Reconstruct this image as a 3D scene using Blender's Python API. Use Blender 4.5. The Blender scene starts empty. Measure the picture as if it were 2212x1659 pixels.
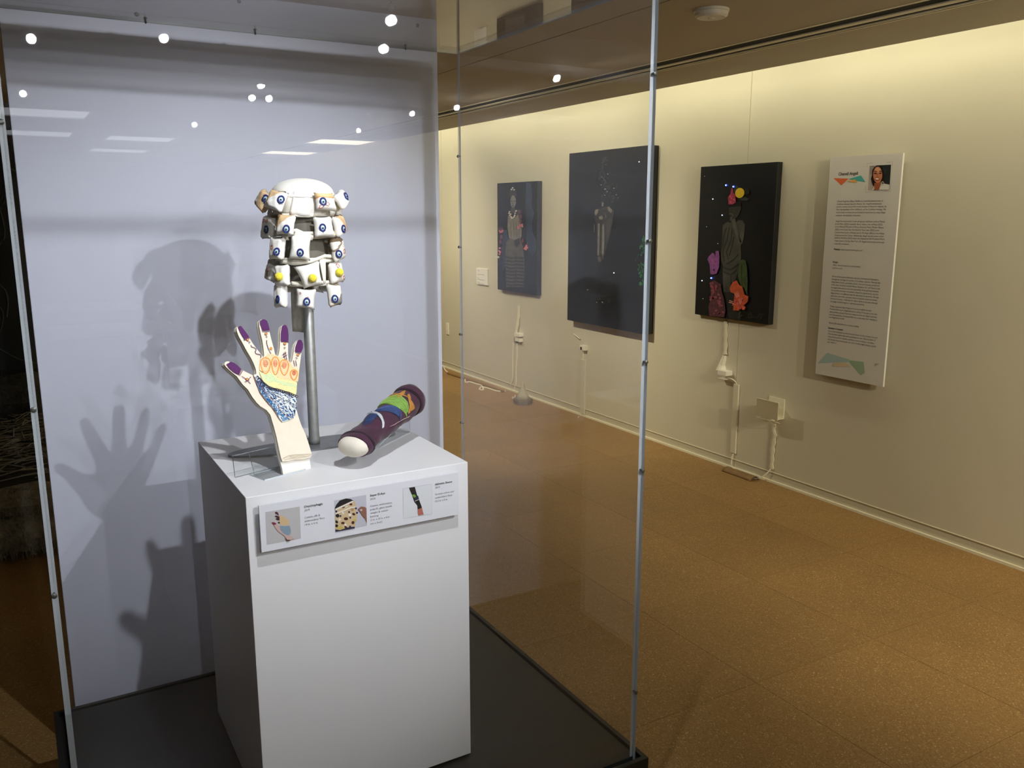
import bpy, bmesh, math, random
import numpy as np
from mathutils import Vector, Matrix
random.seed(4)
S = bpy.context.scene
COL = S.collection
PI = math.pi

# ------------------------------------------------------------------ camera
EYE = np.array([0., 0., 1.57]); FPX = 1848.; CX, CY = 1106., 829.5
_p, _y = math.radians(11.31), math.radians(30.16)
FW = np.array([math.sin(_y)*math.cos(_p), math.cos(_y)*math.cos(_p), -math.sin(_p)])
RT = np.array([math.cos(_y), -math.sin(_y), 0.]); UP = np.cross(RT, FW)
cd = bpy.data.cameras.new('camera'); cam = bpy.data.objects.new('camera', cd); COL.objects.link(cam)
cd.sensor_width = 36; cd.lens = FPX/2212*36; cd.clip_start = .02
cam.matrix_world = Matrix(((RT[0], UP[0], -FW[0], EYE[0]), (RT[1], UP[1], -FW[1], EYE[1]), (RT[2], UP[2], -FW[2], EYE[2]), (0, 0, 0, 1)))
S.camera = cam

def ray(x, y): return FW + RT*(x-CX)/FPX - UP*(y-CY)/FPX
def hit(x, y, ax, val):                       # measured point of the photograph on the plane axis=val (metres)
    d = ray(x, y); t = (val-EYE[ax])/d[ax]; return Vector(EYE+t*d)
def hitp(x, y, p0, n):
    d = Vector(ray(x, y)); e = Vector(EYE); t = (p0-e).dot(n)/d.dot(n); return e+d*t

# ------------------------------------------------------------------ world, exposure, lights
w = bpy.data.worlds.new('world'); S.world = w; w.use_nodes = True
w.node_tree.nodes['Background'].inputs[0].default_value = (.75, .8, .9, 1)
w.node_tree.nodes['Background'].inputs[1].default_value = .05
S.view_settings.view_transform = 'Standard'; S.view_settings.look = 'None'
S.view_settings.exposure = 0.24; S.view_settings.gamma = 1; S.view_settings.use_curve_mapping = False
S.cycles.max_bounces = 10; S.cycles.transparent_max_bounces = 24; S.cycles.glossy_bounces = 5
S.cycles.sample_clamp_indirect = 4.0
S.cycles.caustics_reflective = False; S.cycles.caustics_refractive = False

COOL = (.93, .96, 1.0); WARM = (1.0, .74, .46); TUBE = (1.0, .945, .72); CREAM = (1.0, .90, .66)
# lamp: position, aim, watts, colour, cone degrees, blend
LAMPS = [
    ((1.268, -.052, 2.25), (.55, 2.15, 1.15), 70, COOL, 50, .5, 'spotlight that throws the upper hand shadow on the panel'),
    ((.609, 1.053, 2.25), (.60, 2.05, 1.20), 52, COOL, 80, .6, 'spotlight nearest the glass case, straight above its front'),
    ((.157, -1.08, 2.25), (.4, 2.3, 1.3), 34, COOL, 36, .8, 'spotlight furthest left on the ceiling behind the viewer'),
    ((1.448, -.577, 2.25), (.7, 2.3, 1.2), 22, COOL, 40, .8, 'spotlight to the right behind the viewer, aimed at the case'),
    ((1.355, -2.457, 2.25), (.6, 2.2, 1.4), 55, COOL, 26, .8, 'spotlight far behind the viewer, between the two rows'),
    ((2.517, -.887, 2.25), (3.75, 3.0, .5), 150, CREAM, 72, .9, 'cream spotlight beside the right-hand wall behind the viewer'),
    ((2.636, -2.272, 2.25), (3.78, 4.0, .5), 190, CREAM, 62, .9, 'spotlight furthest back beside the right-hand wall'),
    ((3.05, .25, 2.25), (3.4, 1.5, 0), 20, WARM, 75, .9, 'warm spotlight closest to the right-hand wall, aimed at the floor'),
    ((1.90, 4.90, 2.25), (3.78, 5.5, .3), 120, CREAM, 110, .9, 'added unseen spotlight just behind the white backdrop panel, turned to the right wall'),  # added, hidden by the backdrop, to brighten the right wall
    ((2.35, 7.20, 2.25), (3.78, 7.9, .4), 90, CREAM, 110, .9, 'added unseen spotlight furthest behind the white backdrop panel'),  # added likewise for the far end of the wall
]
def area(name, loc, rot, sx, sy, watts, col):
    l = bpy.data.lights.new(name, 'AREA'); l.shape = 'RECTANGLE'; l.size = sx; l.size_y = sy; l.energy = watts; l.color = col
    o = bpy.data.objects.new(name, l); COL.objects.link(o); o.location = loc; o.rotation_euler = rot; return o
COVE_STRENGTH = 16.0
# made-up fill panels on the unseen ceiling, added for ambient light
FILL_PANELS = [((.3, -4.2), 2.2, (.9, .95, 1)), ((-2.2, -2.2), 2.0, (.9, .95, 1)), ((1.2, -6.2), 2.2, (.9, .95, 1)),
          ((2.7, 8.9), 6, CREAM), ((-1.1, -.9), 5.0, (.9, .95, 1)), ((3.0, -5.6), 9, CREAM)]
FILL_PANEL_WHERE = ['nearest behind the viewer', 'behind the viewer to the left', 'at the back of the room', 'far behind the white backdrop panel', 'over the left shoulder of the viewer', 'beside the right-hand wall behind the viewer']

# ------------------------------------------------------------------ materials
def lin(c):
    if isinstance(c, str):
        c = [int(c[i:i+2], 16)/255 for i in (1, 3, 5)]
        c = [x/12.92 if x <= .04045 else ((x+.055)/1.055)**2.4 for x in c]
    return (c[0], c[1], c[2], 1)
MATS = {}
def mat(name, col, rough=.6, metal=0., spec=.5, emit=0., noise=None, bump=None, sheen=0.):
    if name in MATS: return MATS[name]
    m = bpy.data.materials.new(name); m.use_nodes = True; nt = m.node_tree; b = nt.nodes['Principled BSDF']
    c = lin(col); b.inputs['Base Color'].default_value = c; b.inputs['Roughness'].default_value = rough
    b.inputs['Metallic'].default_value = metal; b.inputs['Specular IOR Level'].default_value = spec
    if sheen: b.inputs['Sheen Weight'].default_value = sheen
    if emit: b.inputs['Emission Color'].default_value = c; b.inputs['Emission Strength'].default_value = emit
    tc = None
    if noise or bump: tc = nt.nodes.new('ShaderNodeTexCoord')
    if noise:                                   # (scale, amount)
        n = nt.nodes.new('ShaderNodeTexNoise'); n.inputs['Scale'].default_value = noise[0]; n.inputs['Detail'].default_value = 5
        nt.links.new(tc.outputs['Object'], n.inputs['Vector'])
        r = nt.nodes.new('ShaderNodeValToRGB'); a = noise[1]
        r.color_ramp.elements[0].position = .3; r.color_ramp.elements[1].position = .7
        r.color_ramp.elements[0].color = (c[0]*(1-a), c[1]*(1-a), c[2]*(1-a), 1)
        r.color_ramp.elements[1].color = (min(1, c[0]*(1+a)), min(1, c[1]*(1+a)), min(1, c[2]*(1+a)), 1)
        nt.links.new(n.outputs['Fac'], r.inputs['Fac']); nt.links.new(r.outputs['Color'], b.inputs['Base Color'])
    if bump:                                    # (scale, strength, distance)
        n = nt.nodes.new('ShaderNodeTexNoise'); n.inputs['Scale'].default_value = bump[0]; n.inputs['Detail'].default_value = 3
        nt.links.new(tc.outputs['Object'], n.inputs['Vector'])
        u = nt.nodes.new('ShaderNodeBump'); u.inputs['Strength'].default_value = bump[1]; u.inputs['Distance'].default_value = bump[2]
        nt.links.new(n.outputs['Fac'], u.inputs['Height']); nt.links.new(u.outputs['Normal'], b.inputs['Normal'])
    MATS[name] = m; return m

def acrylic(name, tint=(1, 1, 1), ior=1.49):
    """clear sheet: light passes straight through both faces, each face mirrors by Fresnel"""
    m = bpy.data.materials.new(name); m.use_nodes = True; nt = m.node_tree; nt.nodes.clear()
    out = nt.nodes.new('ShaderNodeOutputMaterial'); mx = nt.nodes.new('ShaderNodeMixShader')
    tr = nt.nodes.new('ShaderNodeBsdfTransparent'); tr.inputs[0].default_value = (*tint, 1)
    gl = nt.nodes.new('ShaderNodeBsdfGlossy'); gl.inputs['Roughness'].default_value = .0
    fr = nt.nodes.new('ShaderNodeFresnel'); geo = nt.nodes.new('ShaderNodeNewGeometry')
    mp = nt.nodes.new('ShaderNodeMapRange'); mp.inputs['To Min'].default_value = ior; mp.inputs['To Max'].default_value = 1/ior
    nt.links.new(geo.outputs['Backfacing'], mp.inputs['Value']); nt.links.new(mp.outputs['Result'], fr.inputs['IOR'])
    nt.links.new(fr.outputs[0], mx.inputs[0]); nt.links.new(tr.outputs[0], mx.inputs[1]); nt.links.new(gl.outputs[0], mx.inputs[2])
    nt.links.new(mx.outputs[0], out.inputs[0]); MATS[name] = m; return m

def cork():
    m = bpy.data.materials.new('cork'); m.use_nodes = True; nt = m.node_tree; b = nt.nodes['Principled BSDF']
    geo = nt.nodes.new('ShaderNodeNewGeometry'); oi = nt.nodes.new('ShaderNodeObjectInfo')
    def ns(scale, det=2):
        n = nt.nodes.new('ShaderNodeTexNoise'); n.inputs['Scale'].default_value = scale; n.inputs['Detail'].default_value = det
        nt.links.new(geo.outputs['Position'], n.inputs['Vector']); return n
    v = nt.nodes.new('ShaderNodeTexVoronoi'); v.inputs['Scale'].default_value = 260
    nt.links.new(geo.outputs['Position'], v.inputs['Vector'])
    r = nt.nodes.new('ShaderNodeValToRGB'); e = r.color_ramp.elements
    e[0].position = .0; e[0].color = lin('#6f5830'); e[1].position = 1.; e[1].color = lin('#d2b684')
    k = e.new(.12); k.color = lin('#8d6b3f'); k = e.new(.8); k.color = lin('#a5834f')
    nt.links.new(v.outputs['Color'], r.inputs['Fac'])
    big = ns(1.3, 3); mr = nt.nodes.new('ShaderNodeMapRange'); mr.inputs['To Min'].default_value = .62; mr.inputs['To Max'].default_value = 1.12
    nt.links.new(big.outputs['Fac'], mr.inputs['Value'])
    mo = nt.nodes.new('ShaderNodeMapRange'); mo.inputs['To Min'].default_value = .90; mo.inputs['To Max'].default_value = 1.06
    nt.links.new(oi.outputs['Random'], mo.inputs['Value'])
    mu = nt.nodes.new('ShaderNodeMath'); mu.operation = 'MULTIPLY'; nt.links.new(mr.outputs[0], mu.inputs[0]); nt.links.new(mo.outputs[0], mu.inputs[1])
    vm = nt.nodes.new('ShaderNodeVectorMath'); vm.operation = 'SCALE'; nt.links.new(r.outputs[0], vm.inputs[0]); nt.links.new(mu.outputs[0], vm.inputs['Scale'])
    nt.links.new(vm.outputs[0], b.inputs['Base Color'])
    f = ns(260, 2); bp = nt.nodes.new('ShaderNodeBump'); bp.inputs['Strength'].default_value = .35; bp.inputs['Distance'].default_value = .0015
    nt.links.new(f.outputs['Fac'], bp.inputs['Height']); nt.links.new(bp.outputs[0], b.inputs['Normal'])
    b.inputs['Roughness'].default_value = .55; b.inputs['Specular IOR Level'].default_value = .35
    return m

def printed(name, base, areas, rough=.85):
    """cloth with printed areas given in the cushion's own UV: (a, b, c, colour) paints where a*u+b*v>c"""
    m = bpy.data.materials.new(name); m.use_nodes = True; nt = m.node_tree; b = nt.nodes['Principled BSDF']
    uv = nt.nodes.new('ShaderNodeUVMap'); sp = nt.nodes.new('ShaderNodeSeparateXYZ'); nt.links.new(uv.outputs[0], sp.inputs[0])
    nz = nt.nodes.new('ShaderNodeTexNoise'); nz.inputs['Scale'].default_value = 3.0; nt.links.new(uv.outputs[0], nz.inputs['Vector'])
    def M(op, x, y):
        n = nt.nodes.new('ShaderNodeMath'); n.operation = op
        for i, v in enumerate((x, y)):
            if hasattr(v, 'links'): nt.links.new(v, n.inputs[i])
            else: n.inputs[i].default_value = v
        return n.outputs[0]
    cur = None
    for (a, bb, c, colr) in areas:
        s = M('ADD', M('MULTIPLY', sp.outputs[0], a), M('MULTIPLY', sp.outputs[1], bb))
        s = M('ADD', s, M('MULTIPLY', nz.outputs['Fac'], .25)); g = M('GREATER_THAN', s, c+.125)
        mx = nt.nodes.new('ShaderNodeMix'); mx.data_type = 'RGBA'; nt.links.new(g, mx.inputs['Factor'])
        if cur is None: mx.inputs['A'].default_value = lin(base)
        else: nt.links.new(cur, mx.inputs['A'])
        mx.inputs['B'].default_value = lin(colr); cur = mx.outputs['Result']
    nt.links.new(cur, b.inputs['Base Color']); b.inputs['Roughness'].default_value = rough
    MATS[name] = m; return m

# ------------------------------------------------------------------ builders
def thing(name, label, cat, loc, group=None):
    o = bpy.data.objects.new(name, None); COL.objects.link(o); o.location = loc; o.empty_display_size = .05
    o['label'] = label; o['category'] = cat
    if group: o['group'] = group
    return o
def tag(o, label, cat, group=None):
    o['label'] = label; o['category'] = cat
    if group: o['group'] = group
    return o
ORIG = {}
def worldloc(o):
    return ORIG.get(o.name, Vector(o.location))
def obj(name, me, mats=None, parent=None, smooth=False, label=None, origin=None):
    if isinstance(me, bmesh.types.BMesh):
        bm = me; me = bpy.data.meshes.new(name)
        if origin is None and parent is None:
            vs = [v.co for v in bm.verts]
            mn = Vector([min(v[i] for v in vs) for i in range(3)]); mxx = Vector([max(v[i] for v in vs) for i in range(3)])
            origin = Vector(((mn.x+mxx.x)/2, (mn.y+mxx.y)/2, mn.z))
        if origin is not None and parent is None:
            bmesh.ops.translate(bm, verts=bm.verts, vec=-Vector(origin))
        bm.normal_update(); bm.to_mesh(me); bm.free()
    o = bpy.data.objects.new(name, me); COL.objects.link(o)
    if mats:
        for m in (mats if isinstance(mats, (list, tuple)) else [mats]):
            if len(me.materials) < len(mats if isinstance(mats, (list, tuple)) else [mats]): me.materials.append(m)
    if smooth:
        for p in me.polygons: p.use_smooth = True
    if parent is not None:                     # mesh is in world coordinates; keep it there
        o.parent = parent; o.matrix_parent_inverse = Matrix.Translation(-worldloc(parent)); ORIG[o.name] = Vector((0, 0, 0))
    elif origin is not None:
        o.location = origin; ORIG[o.name] = Vector(origin)
    if label: o['label'] = label
    return o
def structure(name, bm, m, **k):
    o = obj(name, bm, m, origin=(0, 0, 0), **k); o['kind'] = 'structure'; return o

def box(bm, x0, x1, y0, y1, z0, z1, mi=0, bev=0.):
    vs = [bm.verts.new((x, y, z)) for x in (x0, x1) for y in (y0, y1) for z in (z0, z1)]
    fs = [(0, 1, 3, 2), (4, 6, 7, 5), (0, 4, 5, 1), (2, 3, 7, 6), (0, 2, 6, 4), (1, 5, 7, 3)]
    F = []
    for f in fs:
        q = bm.faces.new([vs[i] for i in f]); q.material_index = mi; F.append(q)
    if bev:
        ed = list({e for f in F for e in f.edges}); bmesh.ops.bevel(bm, geom=ed, offset=bev, segments=2, affect='EDGES', profile=.5)
    return vs
def boxm(*a, **k):
    bm = bmesh.new(); box(bm, *a, **k); return bm
def obox(bm, c, ax, ay, az, mi=0):             # oriented box from centre and half axes
    c = Vector(c); vs = [bm.verts.new(c+sx*ax+sy*ay+sz*az) for sx in (-1, 1) for sy in (-1, 1) for sz in (-1, 1)]
    for f in [(0, 1, 3, 2), (4, 6, 7, 5), (0, 4, 5, 1), (2, 3, 7, 6), (0, 2, 6, 4), (1, 5, 7, 3)]:
        bm.faces.new([vs[i] for i in f]).material_index = mi
def tube(bm, pts, r, n=8, closed=False, mi=0):
    pts = [Vector(p) for p in pts]; N = len(pts); rings = []
    for i, p in enumerate(pts):
        a = pts[(i-1) % N] if (closed or i > 0) else p; b = pts[(i+1) % N] if (closed or i < N-1) else p
        t = (b-a).normalized(); ref = Vector((0, 0, 1)) if abs(t.z) < .9 else Vector((1, 0, 0))
        s = t.cross(ref).normalized(); q = s.cross(t); rr = r[i] if isinstance(r, (list, tuple)) else r
        rings.append([bm.verts.new(p+(s*math.cos(2*PI*k/n)+q*math.sin(2*PI*k/n))*rr) for k in range(n)])
    for i in range(N if closed else N-1):
        A, B = rings[i], rings[(i+1) % N]
        for k in range(n):
            bm.faces.new((A[k], A[(k+1) % n], B[(k+1) % n], B[k])).material_index = mi
    if not closed:
        bm.faces.new(rings[0][::-1]).material_index = mi; bm.faces.new(rings[-1]).material_index = mi
def smoothpath(pts, k=6):                      # Catmull-Rom
    P = [Vector(p) for p in pts]; P = [P[0]]+P+[P[-1]]; out = []
    for i in range(1, len(P)-2):
        for j in range(k):
            t = j/k; a, b, c, d = P[i-1], P[i], P[i+1], P[i+2]
            out.append(.5*((2*b)+(c-a)*t+(2*a-5*b+4*c-d)*t*t+(3*b-a-3*c+d)*t**3))
    out.append(P[-2]); return out
def lathe(bm, c, prof, n=24, ax=Vector((0, 0, 1)), mi=0):     # prof: (radius, height)
    c = Vector(c); ref = Vector((1, 0, 0)) if abs(ax.z) > .9 else Vector((0, 0, 1)); s = ax.cross(ref).normalized(); q = ax.cross(s)
    R = [[bm.verts.new(c+ax*h+(s*math.cos(2*PI*k/n)+q*math.sin(2*PI*k/n))*max(r, 1e-5)) for k in range(n)] for r, h in prof]
    for A, B in zip(R, R[1:]):
        for k in range(n): bm.faces.new((A[k], A[(k+1) % n], B[(k+1) % n], B[k])).material_index = mi
    bm.faces.new(R[0][::-1]).material_index = mi; bm.faces.new(R[-1]).material_index = mi
def fixn(bm): bmesh.ops.recalc_face_normals(bm, faces=bm.faces); return bm

class Plane:                                   # a flat printed surface; M maps a pixel of the photo to a point on it
    def __init__(s, p0, n, u, v): s.p0, s.n, s.u, s.v = Vector(p0), Vector(n).normalized(), Vector(u).normalized(), Vector(v).normalized()
    def px(s, x, y): return hitp(x, y, s.p0, s.n)
class Print:
    def __init__(s, plane, eps=.0004, crop=(0, 0, 1)): s.pl, s.bm, s.m, s.k, s.eps, s.crop = plane, bmesh.new(), [], 0, eps, crop
    def mi(s, m):
        if m not in s.m: s.m.append(m)
        return s.m.index(m)
    def P(s, x, y): ox, oy, sc = s.crop; return s.pl.px(ox+x/sc, oy+y/sc)
    def poly(s, pts, m, up=True):
        if up: s.k += 1
        o = s.pl.n*(s.eps*s.k); vs = [s.bm.verts.new(s.P(x, y)+o) for x, y in pts]
        f = s.bm.faces.new(vs); f.material_index = s.mi(m); f.normal_update()
        if f.normal.dot(s.pl.n) < 0: f.normal_flip()
    def ell(s, x, y, rx, ry, m, rot=0, n=20, up=True):
        c, d = math.cos(rot), math.sin(rot)
        s.poly([(x+rx*math.cos(t)*c-ry*math.sin(t)*d, y+rx*math.cos(t)*d+ry*math.sin(t)*c) for t in [2*PI*i/n for i in range(n)]], m, up)
    def line(s, pts, w, m, closed=False, up=True):
        if up: s.k += 1
        if closed: pts = list(pts)+[pts[0]]
        o = s.pl.n*(s.eps*s.k); P = [s.P(x, y)+o for x, y in pts]; sc = (s.P(10, 10)-s.P(11, 10)).length*w*.5
        L = []
        for i, p in enumerate(P):
            a = P[max(0, i-1)]; b = P[min(len(P)-1, i+1)]; t = (b-a).normalized(); q = s.pl.n.cross(t)
            L.append((s.bm.verts.new(p+q*sc), s.bm.verts.new(p-q*sc)))
        for (a, b), (c, d) in zip(L, L[1:]):
            f = s.bm.faces.new((a, b, d, c)); f.material_index = s.mi(m); f.normal_update()
            if f.normal.dot(s.pl.n) < 0: f.normal_flip()
    def build(s, name, parent, label=None):
        return obj(name, s.bm, list(s.m), parent, label=label)
def inside(pt, poly):
    x, y = pt; c = False
    for (x0, y0), (x1, y1) in zip(poly, poly[1:]+poly[:1]):
        if (y0 > y) != (y1 > y) and x < (x1-x0)*(y-y0)/(y1-y0)+x0: c = not c
    return c

def text_bm(bm, s, origin, u, v, n, height, width=None, bold=0., eps=.0006):
    """lettering as flat mesh: baseline origin, cap height, optional total width"""
    cu = bpy.data.curves.new('t', 'FONT'); cu.body = s; cu.size = 1; cu.resolution_u = 2; cu.offset = bold
    o = bpy.data.objects.new('t', cu); COL.objects.link(o); bpy.context.view_layer.update()
    me = bpy.data.meshes.new_from_object(o.evaluated_get(bpy.context.evaluated_depsgraph_get()))
    bpy.data.objects.remove(o); bpy.data.curves.remove(cu)
    if not len(me.vertices): return
    xs = [q.co.x for q in me.vertices]; k = height/.70; kx = k
    if width: kx = width/max(1e-6, max(xs)-min(xs))
    base = len(bm.verts); vs = [bm.verts.new(origin+u*((q.co.x-min(xs))*kx)+v*(q.co.y*k)+n*eps) for q in me.vertices]
    for p in me.polygons:
        try:
            f = bm.faces.new([vs[i] for i in p.vertices]); f.normal_update()
            if f.normal.dot(n) < 0: f.normal_flip()
        except ValueError: pass
    bpy.data.meshes.remove(me)

# common materials
M_wall = mat('wall_paint', '#d8d3bd', .6, noise=(2, .02))
M_white = mat('white_laminate', '#e4e4e6', .45, noise=(3, .01))
M_panel = mat('panel_paint', '#d3d7e8', .5, noise=(2.5, .015))
M_ceil = mat('ceiling_paint', '#cac3b6', .8, noise=(3, .03))
M_trim = mat('trim_cream', '#efe9cf', .5)
M_black = mat('black_laminate', '#1b1c1a', .42, noise=(30, .15))
M_groove = mat('dark_groove', '#060606', .8)
M_acr = acrylic('acrylic')
M_edge = mat('acrylic_edge', '#c2cad0', .25, spec=.8)
M_plastic = mat('white_plastic', '#f2efe2', .35)
M_ink = mat('ink_black', '#15161c', .7)
M_ink2 = mat('ink_grey', '#66666a', .7)
M_steel = mat('brushed_steel', '#9a9b99', .5, metal=.55, noise=(60, .12))
M_cork = cork()

# ================================================================== room
WX = 3.782; CZ = 2.2856; CE = 3.40
XL, YB, YF = -4.2, -9.0, 13.0
structure('floor', boxm(XL-.2, WX+.3, YB-.2, YF+.2, -.12, -.006), mat('floor_bed', '#1c140a', .9))
floor = bpy.data.objects['floor']
# cork tiles 0.61 m square, laid on the seams seen in the photo; each its own piece
tb = bmesh.new(); box(tb, .0008, .6092, .0008, .6092, -.006, 0, bev=.0)
tme = bpy.data.meshes.new('cork_tile'); tb.to_mesh(tme); tb.free(); tme.materials.append(M_cork)
nt_ = 0
for i in range(-13, 2):
    for j in range(-6, 19):
        x = 3.275+.61*i; y = 1.88+.61*(j-1)
        if x > WX: continue
        # pieces the lens or its reflections can pick out
        vis = (y > .4 and y < 11.5 and (x > .3 or y > 2.2) and x > -.25*y-.6 and x < .9*y+3.2) 
        if not vis or nt_ >= 298: continue
        if i == 0:
            b2 = bmesh.new(); box(b2, .0008, WX-x-.002, .0008, .6092, -.006, 0)
            if 'edge' not in globals():
                edge = bpy.data.meshes.new('cork_tile_cut'); b2.to_mesh(edge); edge.materials.append(M_cork)
            b2.free(); me = edge
        else: me = tme
        o = bpy.data.objects.new('cork_tile', me); COL.objects.link(o); o.location = (x, y, 0); o.parent = floor; nt_ += 1
bm = bmesh.new()
for i in range(-13, 2):
    for j in range(-18, 19):
        x = 3.275+.61*i; y = 1.88+.61*(j-1)
        if x > WX: continue
        vis = (j >= -6 and y > .4 and y < 11.5 and (x > .3 or y > 2.2) and x > -.25*y-.6 and x < .9*y+3.2)
        if vis: continue
        box(bm, x+.0004, min(WX-.002, x+.6096), y+.0004, y+.6096, -.006, 0)
o = obj('far_cork_tiles', bm, M_cork, floor); o['kind'] = 'stuff'

# right wall in three panels with an open joint, above a recessed skirting
wr = structure('wall_right', boxm(WX+.012, WX+.12, YB, YF, 0, 2.9), M_wall)
for y0, y1 in ((YB, -.40), (-.397, 3.766), (3.769, 7.898), (7.901, YF)):
    obj('wall_panel', boxm(WX, WX+.012, y0, y1, .062, 2.9), M_wall, wr)
bb = structure('baseboard_right', boxm(WX+.002, WX+.012, YB, YF, 0, .060), mat('skirting_grey', '#d0cbb4', .6))
obj('top_bead', boxm(WX-.003, WX+.008, YB, YF, .0595, .0635), M_trim, bb)
obj('shoe_moulding', boxm(WX-.010, WX+.004, YB, YF, 0, .013), M_trim, bb)
structure('wall_left', boxm(XL-.1, XL, YB, YF, 0, 2.9), mat('left_wall_paint', '#6d6a66', .7, noise=(3, .03)))
structure('wall_back', boxm(XL, WX, YB-.1, YB, 0, 2.9), mat('back_wall_paint', '#b5b3ad', .7, noise=(3, .03)))
structure('wall_far', boxm(XL, WX, YF, YF+.1, 0, 2.9), mat('far_wall_paint', '#8a867b', .7, noise=(3, .03)))
bm = bmesh.new(); box(bm, XL, 2.040, YB, YF, CZ, CZ+.05); box(bm, 2.048, 2.790, YB, YF, CZ, CZ+.05)
box(bm, 2.995, CE, YB, YF, CZ, CZ+.05); box(bm, XL, 3.10, YB, YF, CZ+.05, CZ+.09); box(bm, CE-.012, CE, YB, YF, CZ+.05, CZ+.10)
structure('ceiling', bm, M_ceil)
bm = bmesh.new(); box(bm, 3.10, WX+.1, YB, YF, 2.78, 2.84); box(bm, 3.08, 3.10, YB, YF, CZ+.05, 2.84)
structure('trim_1', bm, mat('cove_white', '#e6e2cf', .7))
# slot diffuser in the ceiling
t = thing('slot_diffuser', 'long linear slot air diffuser with black slots set in the ceiling above the right wall', 'air vent', (2.88, 2, CZ))
for x0, x1, h in ((2.790, 2.808, .002), (2.888, 2.924, .002), (2.960, 2.972, .002), (2.984, 2.995, .002)):
    obj('frame_rail', boxm(x0, x1, YB+.01, YF-.01, CZ-h, CZ+.012), mat('rail_cream', '#fbf6e2', .5), t)
for x0, x1 in ((2.808, 2.888), (2.924, 2.960), (2.972, 2.984)):
    obj('slot', boxm(x0, x1, YB+.01, YF-.01, CZ+.003, CZ+.045), M_groove, t)
# the tubes hidden in the cove
mt = mat('tube_glow', TUBE, .4, emit=COVE_STRENGTH)
tubes = []
y = YB+.3
bm0 = bmesh.new(); tube(bm0, [(0, 0, 0), (0, 1.16, 0)], .013, 10); tm = bpy.data.meshes.new('glass_tube'); bm0.to_mesh(tm); bm0.free(); tm.materials.append(mt)
bm0 = boxm(-.03, .03, -.02, 1.18, .018, .06); hm = bpy.data.meshes.new('housing'); bm0.to_mesh(hm); bm0.free(); hm.materials.append(M_plastic)
while y < YF-1.3:
    r = thing('cove_light', 'fluorescent tube hidden in the ceiling cove above the right wall', 'light', (3.46, y, 2.40), 'cove lights above the right wall')
    for n_, me_ in (('glass_tube', tm), ('housing', hm)):
        o = bpy.data.objects.new(n_, me_); COL.objects.link(o); o.parent = r
    y += 1.22
for x, y, r_, zz in ((2.266, 2.473, .059, .0),):
    t = thing('smoke_detector', 'round white smoke detector on the brown ceiling', 'smoke detector', (x, y, CZ-.028))
    bm = bmesh.new(); lathe(bm, (x, y, CZ), [(r_*1.06, 0), (r_*1.06, -.008), (r_, -.010), (r_*.98, -.022), (r_*.85, -.028), (.001, -.029)], 32); fixn(bm)
    obj('cover', bm, M_plastic, t, smooth=False)
    bm = bmesh.new(); lathe(bm, (x, y, CZ-.0275), [(.012, 0), (.012, -.004), (.001, -.0045)], 16); fixn(bm); obj('sensor_cap', bm, M_plastic, t)
# added fill panels, kept out of direct view
for k, ((x, y), wt, c) in enumerate(FILL_PANELS):
    t = thing('fill_light_panel', 'added square fill light panel '+FILL_PANEL_WHERE[k], 'light', (x, y, CZ-.02), 'added fill lights out of view')
    bm = bmesh.new()
    for q in ((x-.31, x+.31, y-.31, y-.29), (x-.31, x+.31, y+.29, y+.31), (x-.31, x-.29, y-.29, y+.29), (x+.29, x+.31, y-.29, y+.29)): box(bm, *q, CZ-.02, CZ)
    obj('frame', bm, M_plastic, t); obj('diffuser', boxm(x-.29, x+.29, y-.29, y+.29, CZ-.012, CZ), mat('diffuser_glow%d' % k, c, .5, emit=wt), t)
# track spotlights, most mirrored in the case; the two behind the backdrop are added
ml = {}
for k, (p, aim, watts, c, cone, bl, lab) in enumerate(LAMPS):
    p = Vector(p); d = (Vector(aim)-p).normalized()
    t = thing('ceiling_spotlight', lab, 'spotlight', p, 'ceiling spotlights')
    bm = bmesh.new(); lathe(bm, p, [(.020, .004), (.034, .001), (.034, -.055), (.028, -.075), (.012, -.082)], 20, d); fixn(bm)
    obj('lamp_housing', bm, mat('lamp_grey', '#8d8d8d', .5), t)
    bm = bmesh.new(); lathe(bm, p, [(.017, .005), (.017, .009), (.006, .011)], 20, d); fixn(bm)
    obj('bulb', bm, mat('bulb_glow_%s' % ('w' if c is WARM else 'c'), c, .3, emit=320), t)
    bm = bmesh.new(); tube(bm, [p-d*.03, Vector((p.x, p.y, p.z+.01))-d*.04, (p.x-d.x*.04, p.y-d.y*.04, CZ)], .006); obj('stem', bm, M_plastic, t)
    l = bpy.data.lights.new('spot', 'SPOT'); l.energy = watts; l.color = c; l.spot_size = math.radians(cone); l.spot_blend = bl; l.shadow_soft_size = .012 if k < 2 else .016
    lo = bpy.data.objects.new('light_beam', l); COL.objects.link(lo); lo.location = p+d*.014; lo.rotation_euler = d.to_track_quat('-Z', 'Y').to_euler()

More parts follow.
